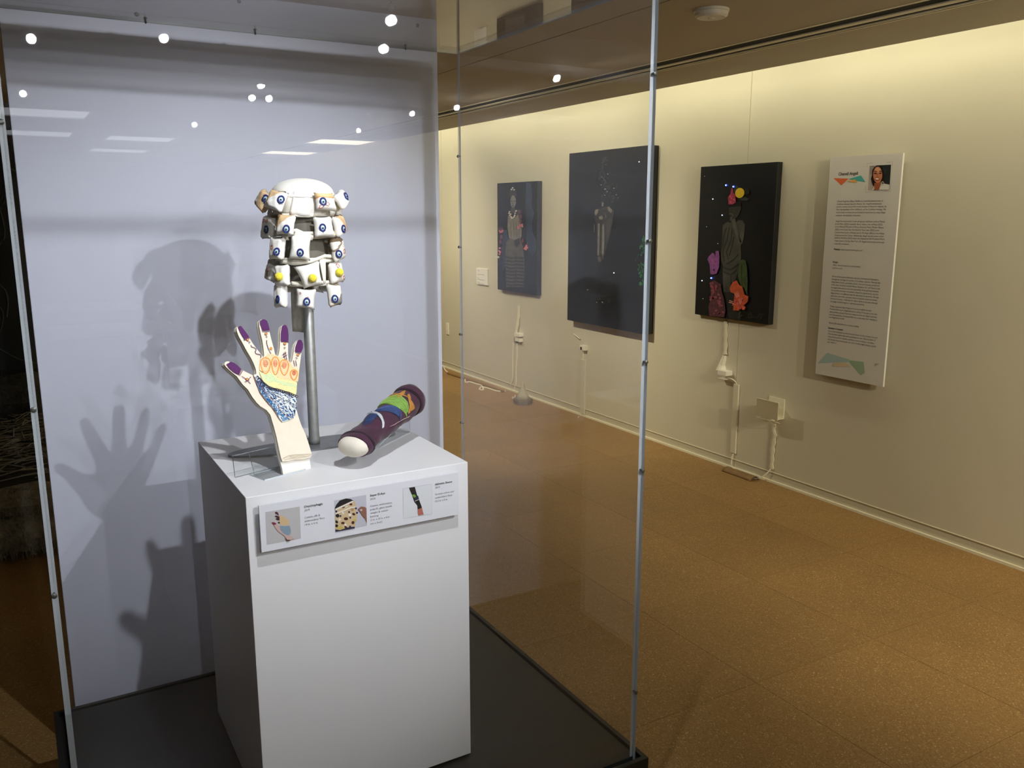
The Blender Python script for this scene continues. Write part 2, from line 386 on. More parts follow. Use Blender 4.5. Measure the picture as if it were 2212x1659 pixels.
# ================================================================== display case
PX0, PX1, PY0, PY1, PZ = -.020, 1.252, 1.478, 2.445, .24
t = thing('case_plinth', 'low black platform under the clear display case', 'platform', ((PX0+PX1)/2, (PY0+PY1)/2, 0))
bm = bmesh.new(); r_ = .026
box(bm, PX0, PX1, PY0, PY1, 0, PZ-.012); box(bm, PX0, PX1, PY0, PY0+.012, PZ-.012, PZ); box(bm, PX0, PX1, PY1-.012, PY1, PZ-.012, PZ)
box(bm, PX0, PX0+.012, PY0+.012, PY1-.012, PZ-.012, PZ); box(bm, PX1-.012, PX1, PY0+.012, PY1-.012, PZ-.012, PZ)
obj('body', bm, M_black, t)
bm = bmesh.new(); g = .032
box(bm, PX0+.0245, PX1-.0245, PY0+.0245, PY1-.0245, PZ-.0119, PZ)
obj('deck', bm, M_black, t)
PW = .0095
CX0, CX1, CY0, CY1, CZ0, CZ1 = .004, 1.222, 1.4935, 2.424, PZ-.0119, 2.045
t = thing('display_case', 'tall clear acrylic display case with polished edges on a black platform', 'display case', ((CX0+CX1)/2, (CY0+CY1)/2, CZ0))
def pane(name, x0, x1, y0, y1, z0, z1, thin):
    bm = bmesh.new(); box(bm, x0, x1, y0, y1, z0, z1)
    bm.normal_update()
    for f in bm.faces: f.material_index = 0 if abs(f.normal[thin]) > .5 else 1
    obj(name, bm, [M_acr, M_edge], t)
pane('front_pane', CX0, CX1, CY0, CY0+PW, CZ0, CZ1-PW, 1)
pane('back_pane', CX0, CX1, CY1-PW, CY1, CZ0, CZ1-PW, 1)
pane('left_pane', CX0, CX0+PW, CY0+PW, CY1-PW, CZ0, CZ1-PW, 0)
pane('right_pane', CX1-PW, CX1, CY0+PW, CY1-PW, CZ0, CZ1-PW, 0)
pane('top_pane', CX0, CX1, CY0, CY1, CZ1-PW, CZ1, 2)
Ms = mat('pin_steel', '#6b6c66', .4, metal=.7)
for (x, y, zz) in [(CX1-.004, CY1+.0, z) for z in (1.74, 1.465, 1.19, .90)]+[(CX1-.004, CY0, z) for z in (1.86, 1.51, 1.24, .985, .42)]+[(CX0+.004, CY0, z) for z in (1.70, 1.27, .96)]:
    bm = bmesh.new(); s = -1 if y < 2 else 1
    lathe(bm, (x, y-s*.012, zz), [(.0022, 0), (.0022, .012), (.0045, .0121), (.0045, .0145), (.002, .0155)], 10, Vector((0, s, 0))); fixn(bm); obj('screw', bm, Ms, t)
for x in (.35, .62, 1.05):
    bm = bmesh.new(); lathe(bm, (x, CY1-.004, CZ1-.012), [(.0022, 0), (.0022, .012), (.0045, .0121), (.0045, .0145), (.002, .0155)], 10, Vector((0, 0, 1))); fixn(bm); obj('screw', bm, Ms, t)

# white panel standing behind the case
BY = 2.59
t = thing('backdrop_panel', 'tall white freestanding panel behind the clear case', 'panel', (.6, BY+.03, 0))
bx1 = hit(951, 500, 1, BY).x
zt = hit(945, 43, 1, BY).z
obj('board', boxm(.035, bx1, BY, BY+.05, 0, zt, bev=.002), M_panel, t)
obj('foot', boxm(.06, bx1-.02, BY+.05, BY+.35, 0, .03), M_panel, t)
for q in ((902, 55), (516, 3), (295, 31)):
    p = hit(*q, 1, BY); bm = bmesh.new(); lathe(bm, p, [(.0055, .002), (.0055, -.001), (.003, -.0035)], 12, Vector((0, 1, 0))); fixn(bm); obj('screw', bm, Ms, t)
p = hit(840, 18, 1, BY); bm = bmesh.new()
tube(bm, [p+Vector((.010*math.cos(a), -.022, .010*math.sin(a))) for a in [2*PI*i/16 for i in range(16)]], .0016, 6, closed=True)
tube(bm, [p+Vector((.0, -.022, .010)), p+Vector((0, -.012, .018)), p+Vector((0, .001, .018))], .0016, 6); obj('eye_hook', bm, mat('chrome', '#d8d8d8', .2, metal=.9), t)

# pedestal
t = thing('pedestal', 'white laminate cube pedestal inside the clear case', 'pedestal', (.62, 1.96, PZ))
GX0, GX1, GY0, GY1, GZ = .3655, .8735, 1.708, 2.212, 1.002
obj('body', boxm(GX0, GX1, GY0, GY1, PZ+.006, GZ, bev=.0012), M_white, t)
for x in (GX0+.03, GX1-.05):
    for y in (GY0+.03, GY1-.05):
        bm = bmesh.new(); lathe(bm, (x+.01, y+.01, PZ), [(.014, 0), (.014, .006)], 14); fixn(bm); obj('foot', bm, M_black, t)

# ================================================================== label on the pedestal
LY = GY0-.018
lp = Plane((0, LY, 0), (0, -1, 0), (1, 0, 0), (0, 0, 1))
a, b_, c_, d_ = lp.px(560.5, 1092), lp.px(991, 1021), lp.px(991, 1112), lp.px(564, 1193)
lx0, lx1 = (a.x+d_.x)/2, (b_.x+c_.x)/2; lz1, lz0 = (a.z+b_.z)/2, (c_.z+d_.z)/2
t = thing('exhibit_label', 'wide white label board on the pedestal front with three small photographs', 'label', ((lx0+lx1)/2, LY, lz0))
obj('board', boxm(lx0, lx1, LY, LY+.006, lz0, lz1), mat('label_white', '#dcdde4', .5), t)
obj('standoff', boxm(lx0+.03, lx1-.03, LY+.006, GY0, lz0+.03, lz1-.02), mat('foam_grey', '#77776f', .8), t)
U, V, N = Vector((1, 0, 0)), Vector((0, 0, 1)), Vector((0, -1, 0))
def lab_text(lines, name='lettering'):
    bm = bmesh.new(); bm2 = bmesh.new()
    for s, x0, y0, x1, h, bold in lines:       # crop frame 640,1020 scale 5.978
        p = lp.px(640+x0/5.978, 1020+y0/5.978); q = lp.px(640+x1/5.978, 1020+y0/5.978)
        text_bm(bm2 if bold else bm, s, p, U, V, N, h, q.x-p.x, .012 if bold else 0)
    obj('title_lettering', bm2, M_ink, t); obj('lettering', bm, M_ink2, t)
lab_text([('Onychophagia', 100, 460, 343, .0050, 1), ('2019', 104, 505, 172, .0042, 0), ('Cotton, silk &', 107, 598, 308, .0042, 0), ('embroidery floss', 107, 645, 368, .0042, 0), ('14 in. x 6 in.', 110, 690, 283, .0042, 0)])
lab_text([('Super El-Ayn', 952, 315, 1147, .0050, 1), ('2020', 953, 360, 1022, .0042, 0), ('Cotton, embroidery,', 953, 450, 1238, .0042, 0), ('poly-fil, glass beads', 953, 495, 1235, .0042, 0), ('weight & cotton', 955, 540, 1185, .0042, 0), ('batting', 955, 585, 1060, .0042, 0), ('12 in. x 10 in. x 6 in.', 957, 630, 1208, .0042, 0), ('(on a bust)', 957, 677, 1110, .0042, 0)])
lab_text([('Akhmim Sleeve', 1790, 170, 2012, .0050, 1), ('2019', 1793, 212, 1852, .0042, 0), ('Stretch velvet and', 1793, 298, 2032, .0042, 0), ('embroidery floss', 1793, 342, 2012, .0042, 0), ('10.5 in. x 5 in.', 1793, 386, 1953, .0042, 0)])
def im(n, c): return mat('print_'+n, c, .5)
pr = Print(lp, .00025, (540, 1060, 10.055))
pr.poly([(330, 465), (1080, 342), (1105, 1035), (365, 1175)], im('grey', '#b9b7b8'))
pr.poly([(640, 540), (620, 610), (650, 740), (760, 760), (850, 750), (845, 640), (730, 560), (650, 520)], im('peach', '#cdb089'))
pr.poly([(540, 465), (575, 452), (612, 480), (625, 540), (590, 520), (550, 500)], im('plum', '#5a2a38'))
pr.poly([(530, 550), (570, 535), (640, 560), (635, 600), (570, 580)], im('plum2', '#3a1d24')); pr.poly([(550, 605), (590, 590), (640, 600), (640, 640), (590, 635)], im('plum2', '#3a1d24'), False)
pr.poly([(590, 690), (630, 670), (650, 690), (640, 712)], im('plum2', '#3a1d24'), False)
pr.poly([(463, 690), (510, 678), (565, 700), (572, 745), (525, 755)], im('red', '#7d2540'))
pr.poly([(510, 745), (570, 720), (640, 770), (700, 860), (800, 960), (900, 990), (960, 1040), (800, 1085), (760, 990), (680, 930), (600, 880)], im('skin', '#c4a8a2'))
pr.poly([(640, 750), (760, 765), (850, 752), (870, 790), (885, 880), (870, 930), (810, 965), (740, 930), (660, 850)], im('blue', '#7f97a8'))
pr.poly([(745, 985), (800, 1060), (890, 1060), (850, 1085), (790, 1090), (760, 1020)], im('brown', '#4b2820'))
pr.build('photograph', t, 'small photograph of a hand wearing the embroidered glove')
pr = Print(lp, .00025, (640, 1020, 5.978))
pr.poly([(488, 365), (902, 292), (910, 690), (503, 768)], im('lavender', '#bcbcc8'))
pr.poly([(497, 462), (515, 420), (560, 365), (640, 338), (700, 345), (745, 372), (740, 400), (640, 430), (560, 470), (500, 500)], im('hair', '#1b1a1a'))
pr.poly([(500, 480), (740, 370), (770, 400), (770, 480), (790, 540), (780, 610), (760, 660), (760, 715), (503, 768)], im('cream', '#cdb48d'))
for i, (x, y, r1, r2, m_) in enumerate([(600, 440, 28, 22, 'brown'), (700, 410, 24, 16, 'brown'), (530, 560, 26, 24, 'hair'), (640, 600, 28, 20, 'brown'), (740, 540, 22, 16, 'brown'), (520, 640, 22, 16, 'hair'), (600, 655, 24, 16, 'brown'), (730, 650, 20, 22, 'brown'), (640, 715, 30, 16, 'brown'), (520, 690, 18, 20, 'hair'), (720, 480, 24, 20, 'skin3'), (600, 520, 24, 14, 'white'), (690, 550, 20, 18, 'white'), (560, 610, 16, 18, 'white'), (580, 715, 30, 18, 'yellow'), (760, 620, 20, 14, 'yellow'), (540, 720, 20, 14, 'yellow'), (635, 680, 22, 14, 'white'), (640, 440, 20, 12, 'white')]):
    pr.ell(x, y, r1, r2, im(m_, {'brown': '#4a3420', 'hair': '#1b1a1a', 'skin3': '#b58a68', 'white': '#e6dfd0', 'yellow': '#c4b352'}[m_]), up=(i == 0), rot=.5*(i % 3), n=9)
for x, y in ((633, 425), (680, 512), (568, 563), (695, 585), (783, 522), (768, 465), (692, 700), (515, 505)): pr.ell(x, y, 13, 13, im('navy', '#25275c'), n=10, up=(x == 633))
pr.poly([(500, 470), (725, 365), (742, 378), (505, 492)], im('white', '#e6dfd0')); pr.poly([(500, 528), (690, 450), (760, 440), (760, 456), (700, 465), (505, 545)], im('white', '#e6dfd0'), False)
pr.poly([(503, 735), (560, 745), (680, 705), (750, 700), (752, 722), (503, 768)], im('navy2', '#2b2b45'))
pr.poly([(790, 475), (830, 440), (880, 445), (902, 460), (908, 660), (890, 600), (850, 560), (820, 510)], im('skin2', '#8d6150'))
pr.poly([(815, 480), (840, 472), (850, 485), (832, 502)], im('lavender', '#bcbcc8'))
pr.build('photograph', t, 'small photograph of a person wearing the pillow headpiece')
pr = Print(lp, .00025, (640, 1020, 5.978))
pr.poly([(1376, 210), (1752, 150), (1752, 540), (1380, 602)], im('frame', '#b4b5ba')); pr.poly([(1379, 213), (1749, 154), (1749, 537), (1383, 599)], im('pale', '#d5d8dc'))
pr.poly([(1453, 200), (1530, 188), (1540, 230), (1560, 300), (1590, 370), (1622, 455), (1600, 470), (1565, 480), (1560, 430), (1520, 380), (1490, 290), (1465, 235)], im('hair', '#1b1a1a'))
pr.poly([(1490, 290), (1530, 285), (1550, 320), (1520, 330)], im('lime', '#6f9a3f')); pr.poly([(1515, 330), (1570, 300), (1585, 350), (1530, 370)], im('navy2', '#2b2b45'), False)
pr.line([(1530, 372), (1570, 355), (1578, 345)], 6, im('white', '#e6dfd0'))
pr.poly([(1565, 480), (1620, 455), (1630, 500), (1643, 545), (1605, 550), (1575, 558), (1565, 530)], im('skin4', '#b06a5c'))
pr.build('photograph', t, 'small photograph of an arm wearing the dark sleeve')

# ================================================================== bust stand + pillow headpiece
AX, AY = .610, 2.030
t = thing('bust_stand', 'grey metal display stand with a slim oval base and upright pole', 'stand', (AX, AY, GZ))
bm = bmesh.new(); a_, bq = .213, .056
ring = [(AX+.004+a_*math.cos(2*PI*i/64)*1.0, AY+.003+bq*math.sin(2*PI*i/64)) for i in range(64)]
vs0 = [bm.verts.new((x, y, GZ)) for x, y in ring]; vs1 = [bm.verts.new((x, y, GZ+.0045)) for x, y in ring]
bm.faces.new(vs0[::-1]); bm.faces.new(vs1)
for i in range(64): bm.faces.new((vs0[i], vs0[(i+1) % 64], vs1[(i+1) % 64], vs1[i]))
obj('base_plate', bm, mat('plate_steel', '#85878a', .45, metal=.6, noise=(40, .1)), t)
bm = bmesh.new(); lathe(bm, (AX, AY, GZ+.0045), [(.0140, 0), (.0140, .014), (.0135, .016), (.0128, .031), (.0128, .60)], 28); fixn(bm)
obj('pole', bm, M_steel, t, smooth=False)
for p in bpy.data.objects['pole'].data.polygons: p.use_smooth = len(p.vertices) == 4 and abs(p.normal.z) < .5

HP = thing('pillow_headpiece', 'white stuffed-pillow headpiece with blue eye beads on a metal pole', 'headpiece', (AX, AY, 1.36))
R0 = .070
azc = math.atan2(-AY, -AX)                    # azimuth that faces the lens
M_cot = mat('cotton_white', '#f1eee6', .9, bump=(400, .25, .001), sheen=.2)
M_cot2 = mat('cotton_cream', '#e8e2d4', .9, bump=(400, .25, .001))
M_form = mat('bust_form_grey', '#6f6a60', .85, noise=(40, .15))
def cyl(az, r, z): return Vector((AX+r*math.cos(azc+az), AY+r*math.sin(azc+az), z))
def place(px, py, r=R0):
    """pixel -> azimuth from the lens side (positive = right in the photo) and height on the cylinder"""
    d = Vector(ray(px, py)); e = Vector(EYE); o2 = Vector((e.x-AX, e.y-AY)); d2 = Vector((d.x, d.y))
    A = d2.dot(d2); B = 2*o2.dot(d2); Cc = o2.dot(o2)-r*r; D = B*B-4*A*Cc
    tt = (-B-math.sqrt(D))/(2*A) if D > 0 else -B/(2*A)
    p = e+d*tt; return math.atan2(p.y-AY, p.x-AX)-azc, p.z
# bust form (cloth cylinder under the veil) and cap
bm = bmesh.new(); lathe(bm, (AX, AY, 0), [(.046, 1.405), (.050, 1.41), (.052, 1.48), (.056, 1.56), (.062, 1.60)], 36); fixn(bm)
obj('bust_form', bm, M_form, HP, smooth=True, label='grey cloth form inside the veil')
ztop = hit(655, 385, 1, AY).z; zr = ztop-.040
bm = bmesh.new(); prof = [(.0735, zr-.006), (.0745, zr-.001), (.0725, zr+.004)]+[(.0715*math.cos(q), zr+.006+(ztop-zr-.006)*math.sin(q)) for q in [PI/2*i/10 for i in range(1, 11)]]
lathe(bm, (AX, AY, 0), prof, 48); fixn(bm); obj('cap', bm, M_cot, HP, smooth=True)
def strip(name, pts, h, r, m, seg=8, th=.0016):
    """cloth band along (azimuth,z) points round the form"""
    path = []
    for (a0, z0), (a1, z1) in zip(pts, pts[1:]):
        for j in range(seg): path.append((a0+(a1-a0)*j/seg, z0+(z1-z0)*j/seg))
    path.append(pts[-1]); bm = bmesh.new(); L = []
    for (a, z) in path:
        L.append([bm.verts.new(cyl(a, r+dr, z+dz)) for dr, dz in ((0, -h/2), (th, -h/2), (th*1.8, 0), (th, h/2), (0, h/2))])
    for A, B in zip(L, L[1:]):
        for k in range(5): bm.faces.new((A[k], A[(k+1) % 5], B[(k+1) % 5], B[k]))
    bm.faces.new(L[0]); bm.faces.new(L[-1][::-1]); fixn(bm); return obj(name, bm, m, HP, smooth=True)
def cz(X, Y): return place(520+X/4.739, 350+Y/4.739)
def band(pxs, h):
    f = [cz(*q) for q in pxs]; zl, zrr = f[0][1], f[-1][1]
    zb = (zl+zrr)/2
    return strip('band', f+[(PI/2+.5, zb), (PI, zb), (2*PI+f[0][0]-.45, zb), (2*PI+f[0][0], zl)], h, R0, M_cot2)
band([(330, 520), (420, 545), (560, 545), (700, 548), (860, 520), (980, 505)], .0085)
band([(340, 735), (420, 728), (575, 700), (735, 770), (860, 760), (975, 745)], .0085)
band([(350, 1000), (420, 1020), (560, 1040), (700, 1020), (860, 962), (985, 975)], .0085)
band([(370, 1240), (520, 1240), (650, 1262), (760, 1250), (850, 1230), (990, 1230)], .0085)
# flat cloth drops between the bands
def drop(name, p, m=M_cot):                     # four (X,Y) crop corners: top-left, top-right, bottom-right, bottom-left
    (a0, z0), (a1, z1), (a2, z2), (a3, z3) = [cz(*q) for q in p]; bm = bmesh.new(); n = 8; G = []
    for j in range(7):
        v = j/6; row = []
        for i in range(n+1):
            u = i/n; a = (a0+(a1-a0)*u)*(1-v)+(a3+(a2-a3)*u)*v; z = (z0+(z1-z0)*u)*(1-v)+(z3+(z2-z3)*u)*v
            row.append(bm.verts.new(cyl(a, R0+.0022+.0010*math.sin(u*9+v*2)*v, z)))
        G.append(row)
    for j in range(6):
        for i in range(n): bm.faces.new((G[j][i], G[j][i+1], G[j+1][i+1], G[j+1][i]))
    fixn(bm); bmesh.ops.solidify(bm, geom=bm.faces[:], thickness=.0012); obj(name, bm, m, HP, smooth=True)
drop('cloth_drop', [(545, 300), (710, 315), (720, 555), (505, 540)])
drop('cloth_drop', [(860, 300), (960, 320), (1000, 530), (895, 545)])
drop('cloth_drop', [(395, 300), (470, 300), (400, 545), (310, 540)])
drop('cloth_drop', [(560, 700), (740, 770), (730, 800), (545, 770)], M_cot2)
drop('cloth_drop', [(800, 1010), (860, 990), (865, 1240), (840, 1240)], M_cot2)
drop('cloth_drop', [(430, 730), (480, 720), (500, 800), (440, 800)], M_cot2)
# printed cotton variants
P_plain = M_cot
P_diag = printed('cotton_tan_corner', '#f2efe8', [(-1., 1., .15, '#d9b98a')])
P_top = printed('cotton_tan_top', '#f1ece4', [(0, 1., .62, '#dcbb88'), (0, 1., .66, '#c58a62'), (0, 1., .70, '#dfc190')])
P_low = printed('cotton_grey_wave', '#f2efe6', [(.5, -1., -.10, '#cbb592'), (.8, -1., .12, '#8b8d8e')])
P_str = printed('cotton_tan_side', '#f0ebe2', [(1, .6, .72, '#d8b888'), (1, .6, .95, '#c98d68'), (1, .6, 1.0, '#dfc398')])
P_bro = printed('cotton_brown_wave', '#efece4', [(-.7, 1., .42, '#8d7d68'), (-.7, 1., .52, '#efece4'), (.0, 1., .82, '#6d5a44')])
M_navy = mat('navy_thread', '#1d2570', .7, bump=(900, .6, .001)); M_bead = mat('glass_bead_pale', '#b9d2da', .12, spec=.8)
M_pup = mat('bead_dark', '#20303a', .1, spec=.8); M_red = mat('red_stitch', '#b06a5e', .8); M_brn = mat('brown_stitch', '#6b5348', .8)
M_pom = mat('yellow_wool', '#f0dc3c', 1., bump=(300, .8, .002), sheen=.4)
M_teal = mat('teal_glass', '#2f7f96', .15)
def pillow(cx_, cy_, w_px, h_px, m=P_plain, rot=0., lean=0., eye=None, pom=None, flowers=(), circles=(), az_off=0., r=R0, thick=.0115, az=None, z=None, skew=0., yaw=0.):
    if az is None: az, z = cz(cx_, cy_); az += az_off
    n0 = Vector((math.cos(azc+az+yaw), math.sin(azc+az+yaw), 0)); rt = Vector((-n0.y, n0.x, 0)); upv = Vector((0, 0, 1))
    n = (n0*math.cos(lean)-upv*math.sin(lean)).normalized(); n = (n0*math.cos(lean)+upv*math.sin(lean)).normalized(); up1 = (upv*math.cos(lean)-n0*math.sin(lean)).normalized()
    rr = rt*math.cos(rot)+up1*math.sin(rot); uu = -rt*math.sin(rot)+up1*math.cos(rot)
    W, H = w_px/4.739/915/2*min(1.45, 1/max(.3, math.cos(az+yaw))**.6)*.98, h_px/4.739/915/2*1.0
    c = cyl(az, r+.006+math.sin(lean)*H*.9, z)
    def surf(u, v, s=1):
        T = math.sqrt(max(0, 1-u**4))*math.sqrt(max(0, 1-v**4))
        x = u*W*(1-.13*(1-v*v))*(1+(skew+.05*math.sin(cx_))*v); y = v*H*(1-.11*(1-u*u))*(1+.06*math.cos(cy_)*u)
        wr = .0006*math.sin(7*u+3*v+cx_)+.0005*math.sin(11*v-4*u+cy_)
        return c+rr*x+uu*y+n*(s*thick*T**.8+wr*T)-n0*((x*x)/(2*R0))*.7
    bm = bmesh.new(); K = 12; uvl = bm.loops.layers.uv.new('UVMap'); grid = {}
    for s in (1, -1):
        for i in range(K+1):
            for j in range(K+1):
                u, v = -1+2*i/K, -1+2*j/K
                if s == -1 and (i in (0, K) or j in (0, K)): grid[s, i, j] = grid[1, i, j]
                else: grid[s, i, j] = bm.verts.new(surf(u, v, s))
    for s in (1, -1):
        for i in range(K):
            for j in range(K):
                q = [(i, j), (i+1, j), (i+1, j+1), (i, j+1)]
                if s == -1: q = q[::-1]
                f = bm.faces.new([grid[s, a, b] for a, b in q])
                for lp_, (a, b) in zip(f.loops, q): lp_[uvl].uv = (a/K, b/K)
    po = obj('pillow', bm, m, HP, smooth=True)
    def uvof(X, Y):
        p = hitp(520+X/4.739, 350+Y/4.739, c+n*thick*.8, n); d = p-c
        return max(-.86, min(.86, d.dot(rr)/W)), max(-.86, min(.86, d.dot(uu)/H))
    if eye:
        u, v = uvof(*eye); p = surf(u, v); e1 = (surf(u+.08, v)-surf(u-.08, v)).normalized(); e2 = (surf(u, v+.08)-surf(u, v-.08)).normalized()
        nn = e1.cross(e2).normalized(); e2 = nn.cross(e1)
        bm = bmesh.new(); tube(bm, [p+nn*.0012+(e1*math.cos(a)*.0062+e2*math.sin(a)*.0078) for a in [2*PI*i/20 for i in range(20)]], .00215, 6, closed=True)
        obj('eye_ring', bm, M_navy, po, smooth=True)
        bm = bmesh.new(); lathe(bm, p, [(.0056, .0004), (.0054, .0014), (.0040, .0022), (.0005, .0027)], 18, nn); fixn(bm); obj('eye_bead', bm, M_bead, po, smooth=True)
        bm = bmesh.new(); lathe(bm, p+nn*.0024-e2*.001, [(.0021, 0), (.0020, .0010), (.0005, .0017)], 12, nn); fixn(bm); obj('pupil_bead', bm, M_pup, po, smooth=True)
        bm = bmesh.new(); tube(bm, [p+nn*.002-e2*.0072, p+nn*.004-e2*.0095, p+nn*.002-e2*.011], .0008, 6); obj('glass_drop', bm, M_teal, po)
    if pom:
        u, v = uvof(*pom); p = surf(u, v); bm = bmesh.new(); bmesh.ops.create_icosphere(bm, subdivisions=3, radius=.0098)
        for q in bm.verts: q.co = p+n*.004+q.co*(1+random.uniform(-.06, .06))
        obj('pompom', bm, M_pom, po, smooth=True)
    if flowers or circles:
        bm = bmesh.new()
        for (u, v, s) in flowers:
            pts = []
            for k in range(40):
                a = 2*PI*k/40; rad = s*(.55+.45*abs(math.cos(2.5*a))); pts.append(surf(max(-.95, min(.95, u+rad*math.cos(a))), max(-.95, min(.95, v+rad*math.sin(a)*W/H)))+n*.0004)
            tube(bm, pts, .0007, 4, closed=True)
        for (u, v, s) in circles:
            tube(bm, [surf(max(-.95, min(.95, u+s*math.cos(a))), max(-.95, min(.95, v+s*math.sin(a)*W/H)))+n*.0004 for a in [2*PI*k/12 for k in range(12)]], .0006, 4, closed=True)
        obj('stitched_flowers', bm, M_red if flowers else M_brn, po)
    return po
# row 1 (flares out)
pillow(290, 395, 190, 205, P_str, rot=-.35, lean=.45, eye=(248, 378), circles=((-.2, -.6, .12),), r=.076, yaw=.45)
pillow(432, 395, 205, 205, P_diag, rot=-.25, lean=.40, eye=(428, 390), circles=((-.6, -.4, .1), (-.4, -.7, .12), (-.7, -.75, .08)), r=.080)
pillow(815, 408, 215, 190, P_top, rot=-.06, lean=.35, eye=(835, 408), flowers=((-.55, -.35, .22), (-.7, -.8, .18), (-.15, -.5, .2)), r=.078)
pillow(1025, 380, 170, 170, P_plain, rot=.35, lean=.45, eye=(1066, 355), flowers=((-.1, .35, .22),), r=.078, az_off=.08, yaw=-.45)
# row 2
pillow(330, 675, 150, 240, P_plain, rot=-.06, lean=.18, eye=(272, 695), flowers=((-.3, .6, .22), (.35, .6, .2)), circles=((.2, -.35, .12),), r=.072, yaw=.55)
pillow(492, 643, 190, 205, P_diag, rot=-.08, lean=.18, eye=(476, 692), r=.075)
pillow(815, 665, 205, 215, P_plain, rot=.0, lean=.18, eye=(828, 675), r=.075, thick=.012)
pillow(1002, 650, 150, 215, P_str, rot=.18, lean=.18, eye=(1042, 688), circles=((-.1, -.6, .1), (-.35, -.35, .1)), r=.073, yaw=-.45)
# row 3
pillow(415, 882, 160, 235, P_plain, rot=-.05, lean=.15, eye=(376, 924), flowers=((-.2, .05, .25),), r=.073)
pillow(615, 878, 210, 240, P_plain, rot=-.10, lean=.12, eye=(612, 933), r=.073, thick=.011)
pillow(950, 890, 185, 245, P_bro, rot=.06, lean=.15, eye=(970, 957), flowers=((.1, -.3, .22),), r=.073)
# row 4
pillow(358, 1135, 120, 185, P_plain, rot=-.2, lean=.15, flowers=((0, .3, .3), (.1, -.2, .25)), circles=((-.4, -.7, .15),), r=.072, yaw=.5)
pillow(462, 1160, 150, 230, P_plain, rot=.12, lean=.18, pom=(412, 1178), r=.072)
pillow(705, 1155, 235, 240, P_plain, rot=.22, lean=.12, pom=(737, 1195), r=.073, skew=.12)
pillow(935, 1130, 155, 225, P_plain, rot=.04, lean=.15, pom=(985, 1135), flowers=((-.3, .65, .25), (-.15, .0, .35), (.5, -.6, .2)), circles=((-.35, -.4, .1),), r=.073)
# row 5
pillow(445, 1365, 130, 255, P_plain, rot=.08, lean=.12, eye=(392, 1412), r=.072)
pillow(668, 1395, 200, 205, P_plain, rot=-.10, lean=.10, eye=(678, 1435), flowers=((.2, .0, .22),), circles=((-.6, .55, .1),), r=.072)
pillow(925, 1360, 145, 235, P_low, rot=-.02, lean=.12, eye=(957, 1402), r=.072)
# the far side of the veil
for row, (zz, n_) in enumerate(((1.585, 4), (1.54, 4), (1.49, 4), (1.44, 4), (1.40, 3))):
    for k in range(n_):
        azb = PI+(k-(n_-1)/2)*.62+(.2 if row % 2 else -.1)
        pillow(100*k, 37*row, 190, 225, [P_plain, P_diag, P_top][(k+row) % 3], lean=.15, r=.074, az=azb, z=zz)
# limp grey tab that hangs down behind the pole
bm = bmesh.new(); q0 = [hit(x, y, 1, AY+.045) for x, y in ((628, 615), (655, 612), (655, 718), (632, 716))]
G = []
for j in range(9):
    v = j/8; L_ = q0[0].lerp(q0[3], v); R_ = q0[1].lerp(q0[2], v)
    G.append([bm.verts.new(L_.lerp(R_, i/6)+Vector((0, .004*math.sin(i*1.3+v*3), 0))) for i in range(7)])
for j in range(8):
    for i in range(6): bm.faces.new((G[j][i], G[j+1][i], G[j+1][i+1], G[j][i+1]))
bmesh.ops.solidify(bm, geom=bm.faces[:], thickness=.0015); obj('back_tab', bm, mat('tab_grey', '#dcd8ce', .7, noise=(60, .15)), HP, smooth=True)

# ================================================================== embroidered hand
A_ = hit(611.2, 1027.3, 2, GZ); B_ = hit(672, 1011.4, 2, GZ); e_ = (B_-A_).normalized(); n0 = Vector((e_.y, -e_.x, 0)); ln = math.radians(20.5)
hu = Vector((0, 0, 1))*math.cos(ln)-n0*math.sin(ln); hn = e_.cross(hu).normalized()
if hn.y > 0: hn = -hn
TH = .016
hp = Plane(A_+Vector((0, 0, .0)), hn, e_, hu)
H1 = (460, 670, 6.6375); H2 = (460, 670, 4.366)
def c6(pts): return [(460+x/6.6375, 670+y/6.6375) for x, y in pts]
def c4(pts): return [(460+x/4.366, 670+y/4.366) for x, y in pts]
out = c6([(845, 1659), (800, 1510), (745, 1440), (660, 1390), (600, 1330), (540, 1250), (480, 1150), (400, 1070), (320, 960), (240, 895), (165, 825), (140, 790), (150, 757), (190, 743), (250, 762), (330, 815), (400, 870), (480, 912), (545, 942), (600, 925), (595, 860), (560, 770), (520, 690), (465, 600), (400, 480), (350, 390), (318, 310), (318, 265), (340, 240), (375, 243), (420, 300), (480, 380), (530, 460), (600, 560), (665, 640), (700, 690), (714, 660), (703, 560), (685, 440), (660, 340), (640, 230), (642, 180), (667, 148), (710, 145), (750, 170), (775, 240), (785, 310), (820, 450), (850, 560), (870, 650), (895, 682), (920, 650), (935, 560), (940, 440), (940, 340), (955, 250), (985, 223), (1025, 232), (1050, 300), (1058, 400), (1055, 500), (1055, 640), (1065, 750), (1088, 768), (1112, 740), (1130, 640), (1140, 560), (1160, 490), (1195, 440), (1235, 440), (1262, 490), (1262, 560), (1240, 660), (1225, 780), (1210, 900), (1190, 1020), (1170, 1100), (1160, 1200), (1170, 1300), (1180, 1450), (1210, 1560), (1245, 1659)])
out += c4([(860, 1180), (895, 1290), (918, 1365), (905, 1395), (830, 1412), (750, 1415), (690, 1430), (640, 1432), (628, 1400), (605, 1300), (585, 1200)])
HD = thing('embroidered_hand', 'cream cloth hand with purple fingertips and blue embroidery, leaning upright', 'sculpture', A_)
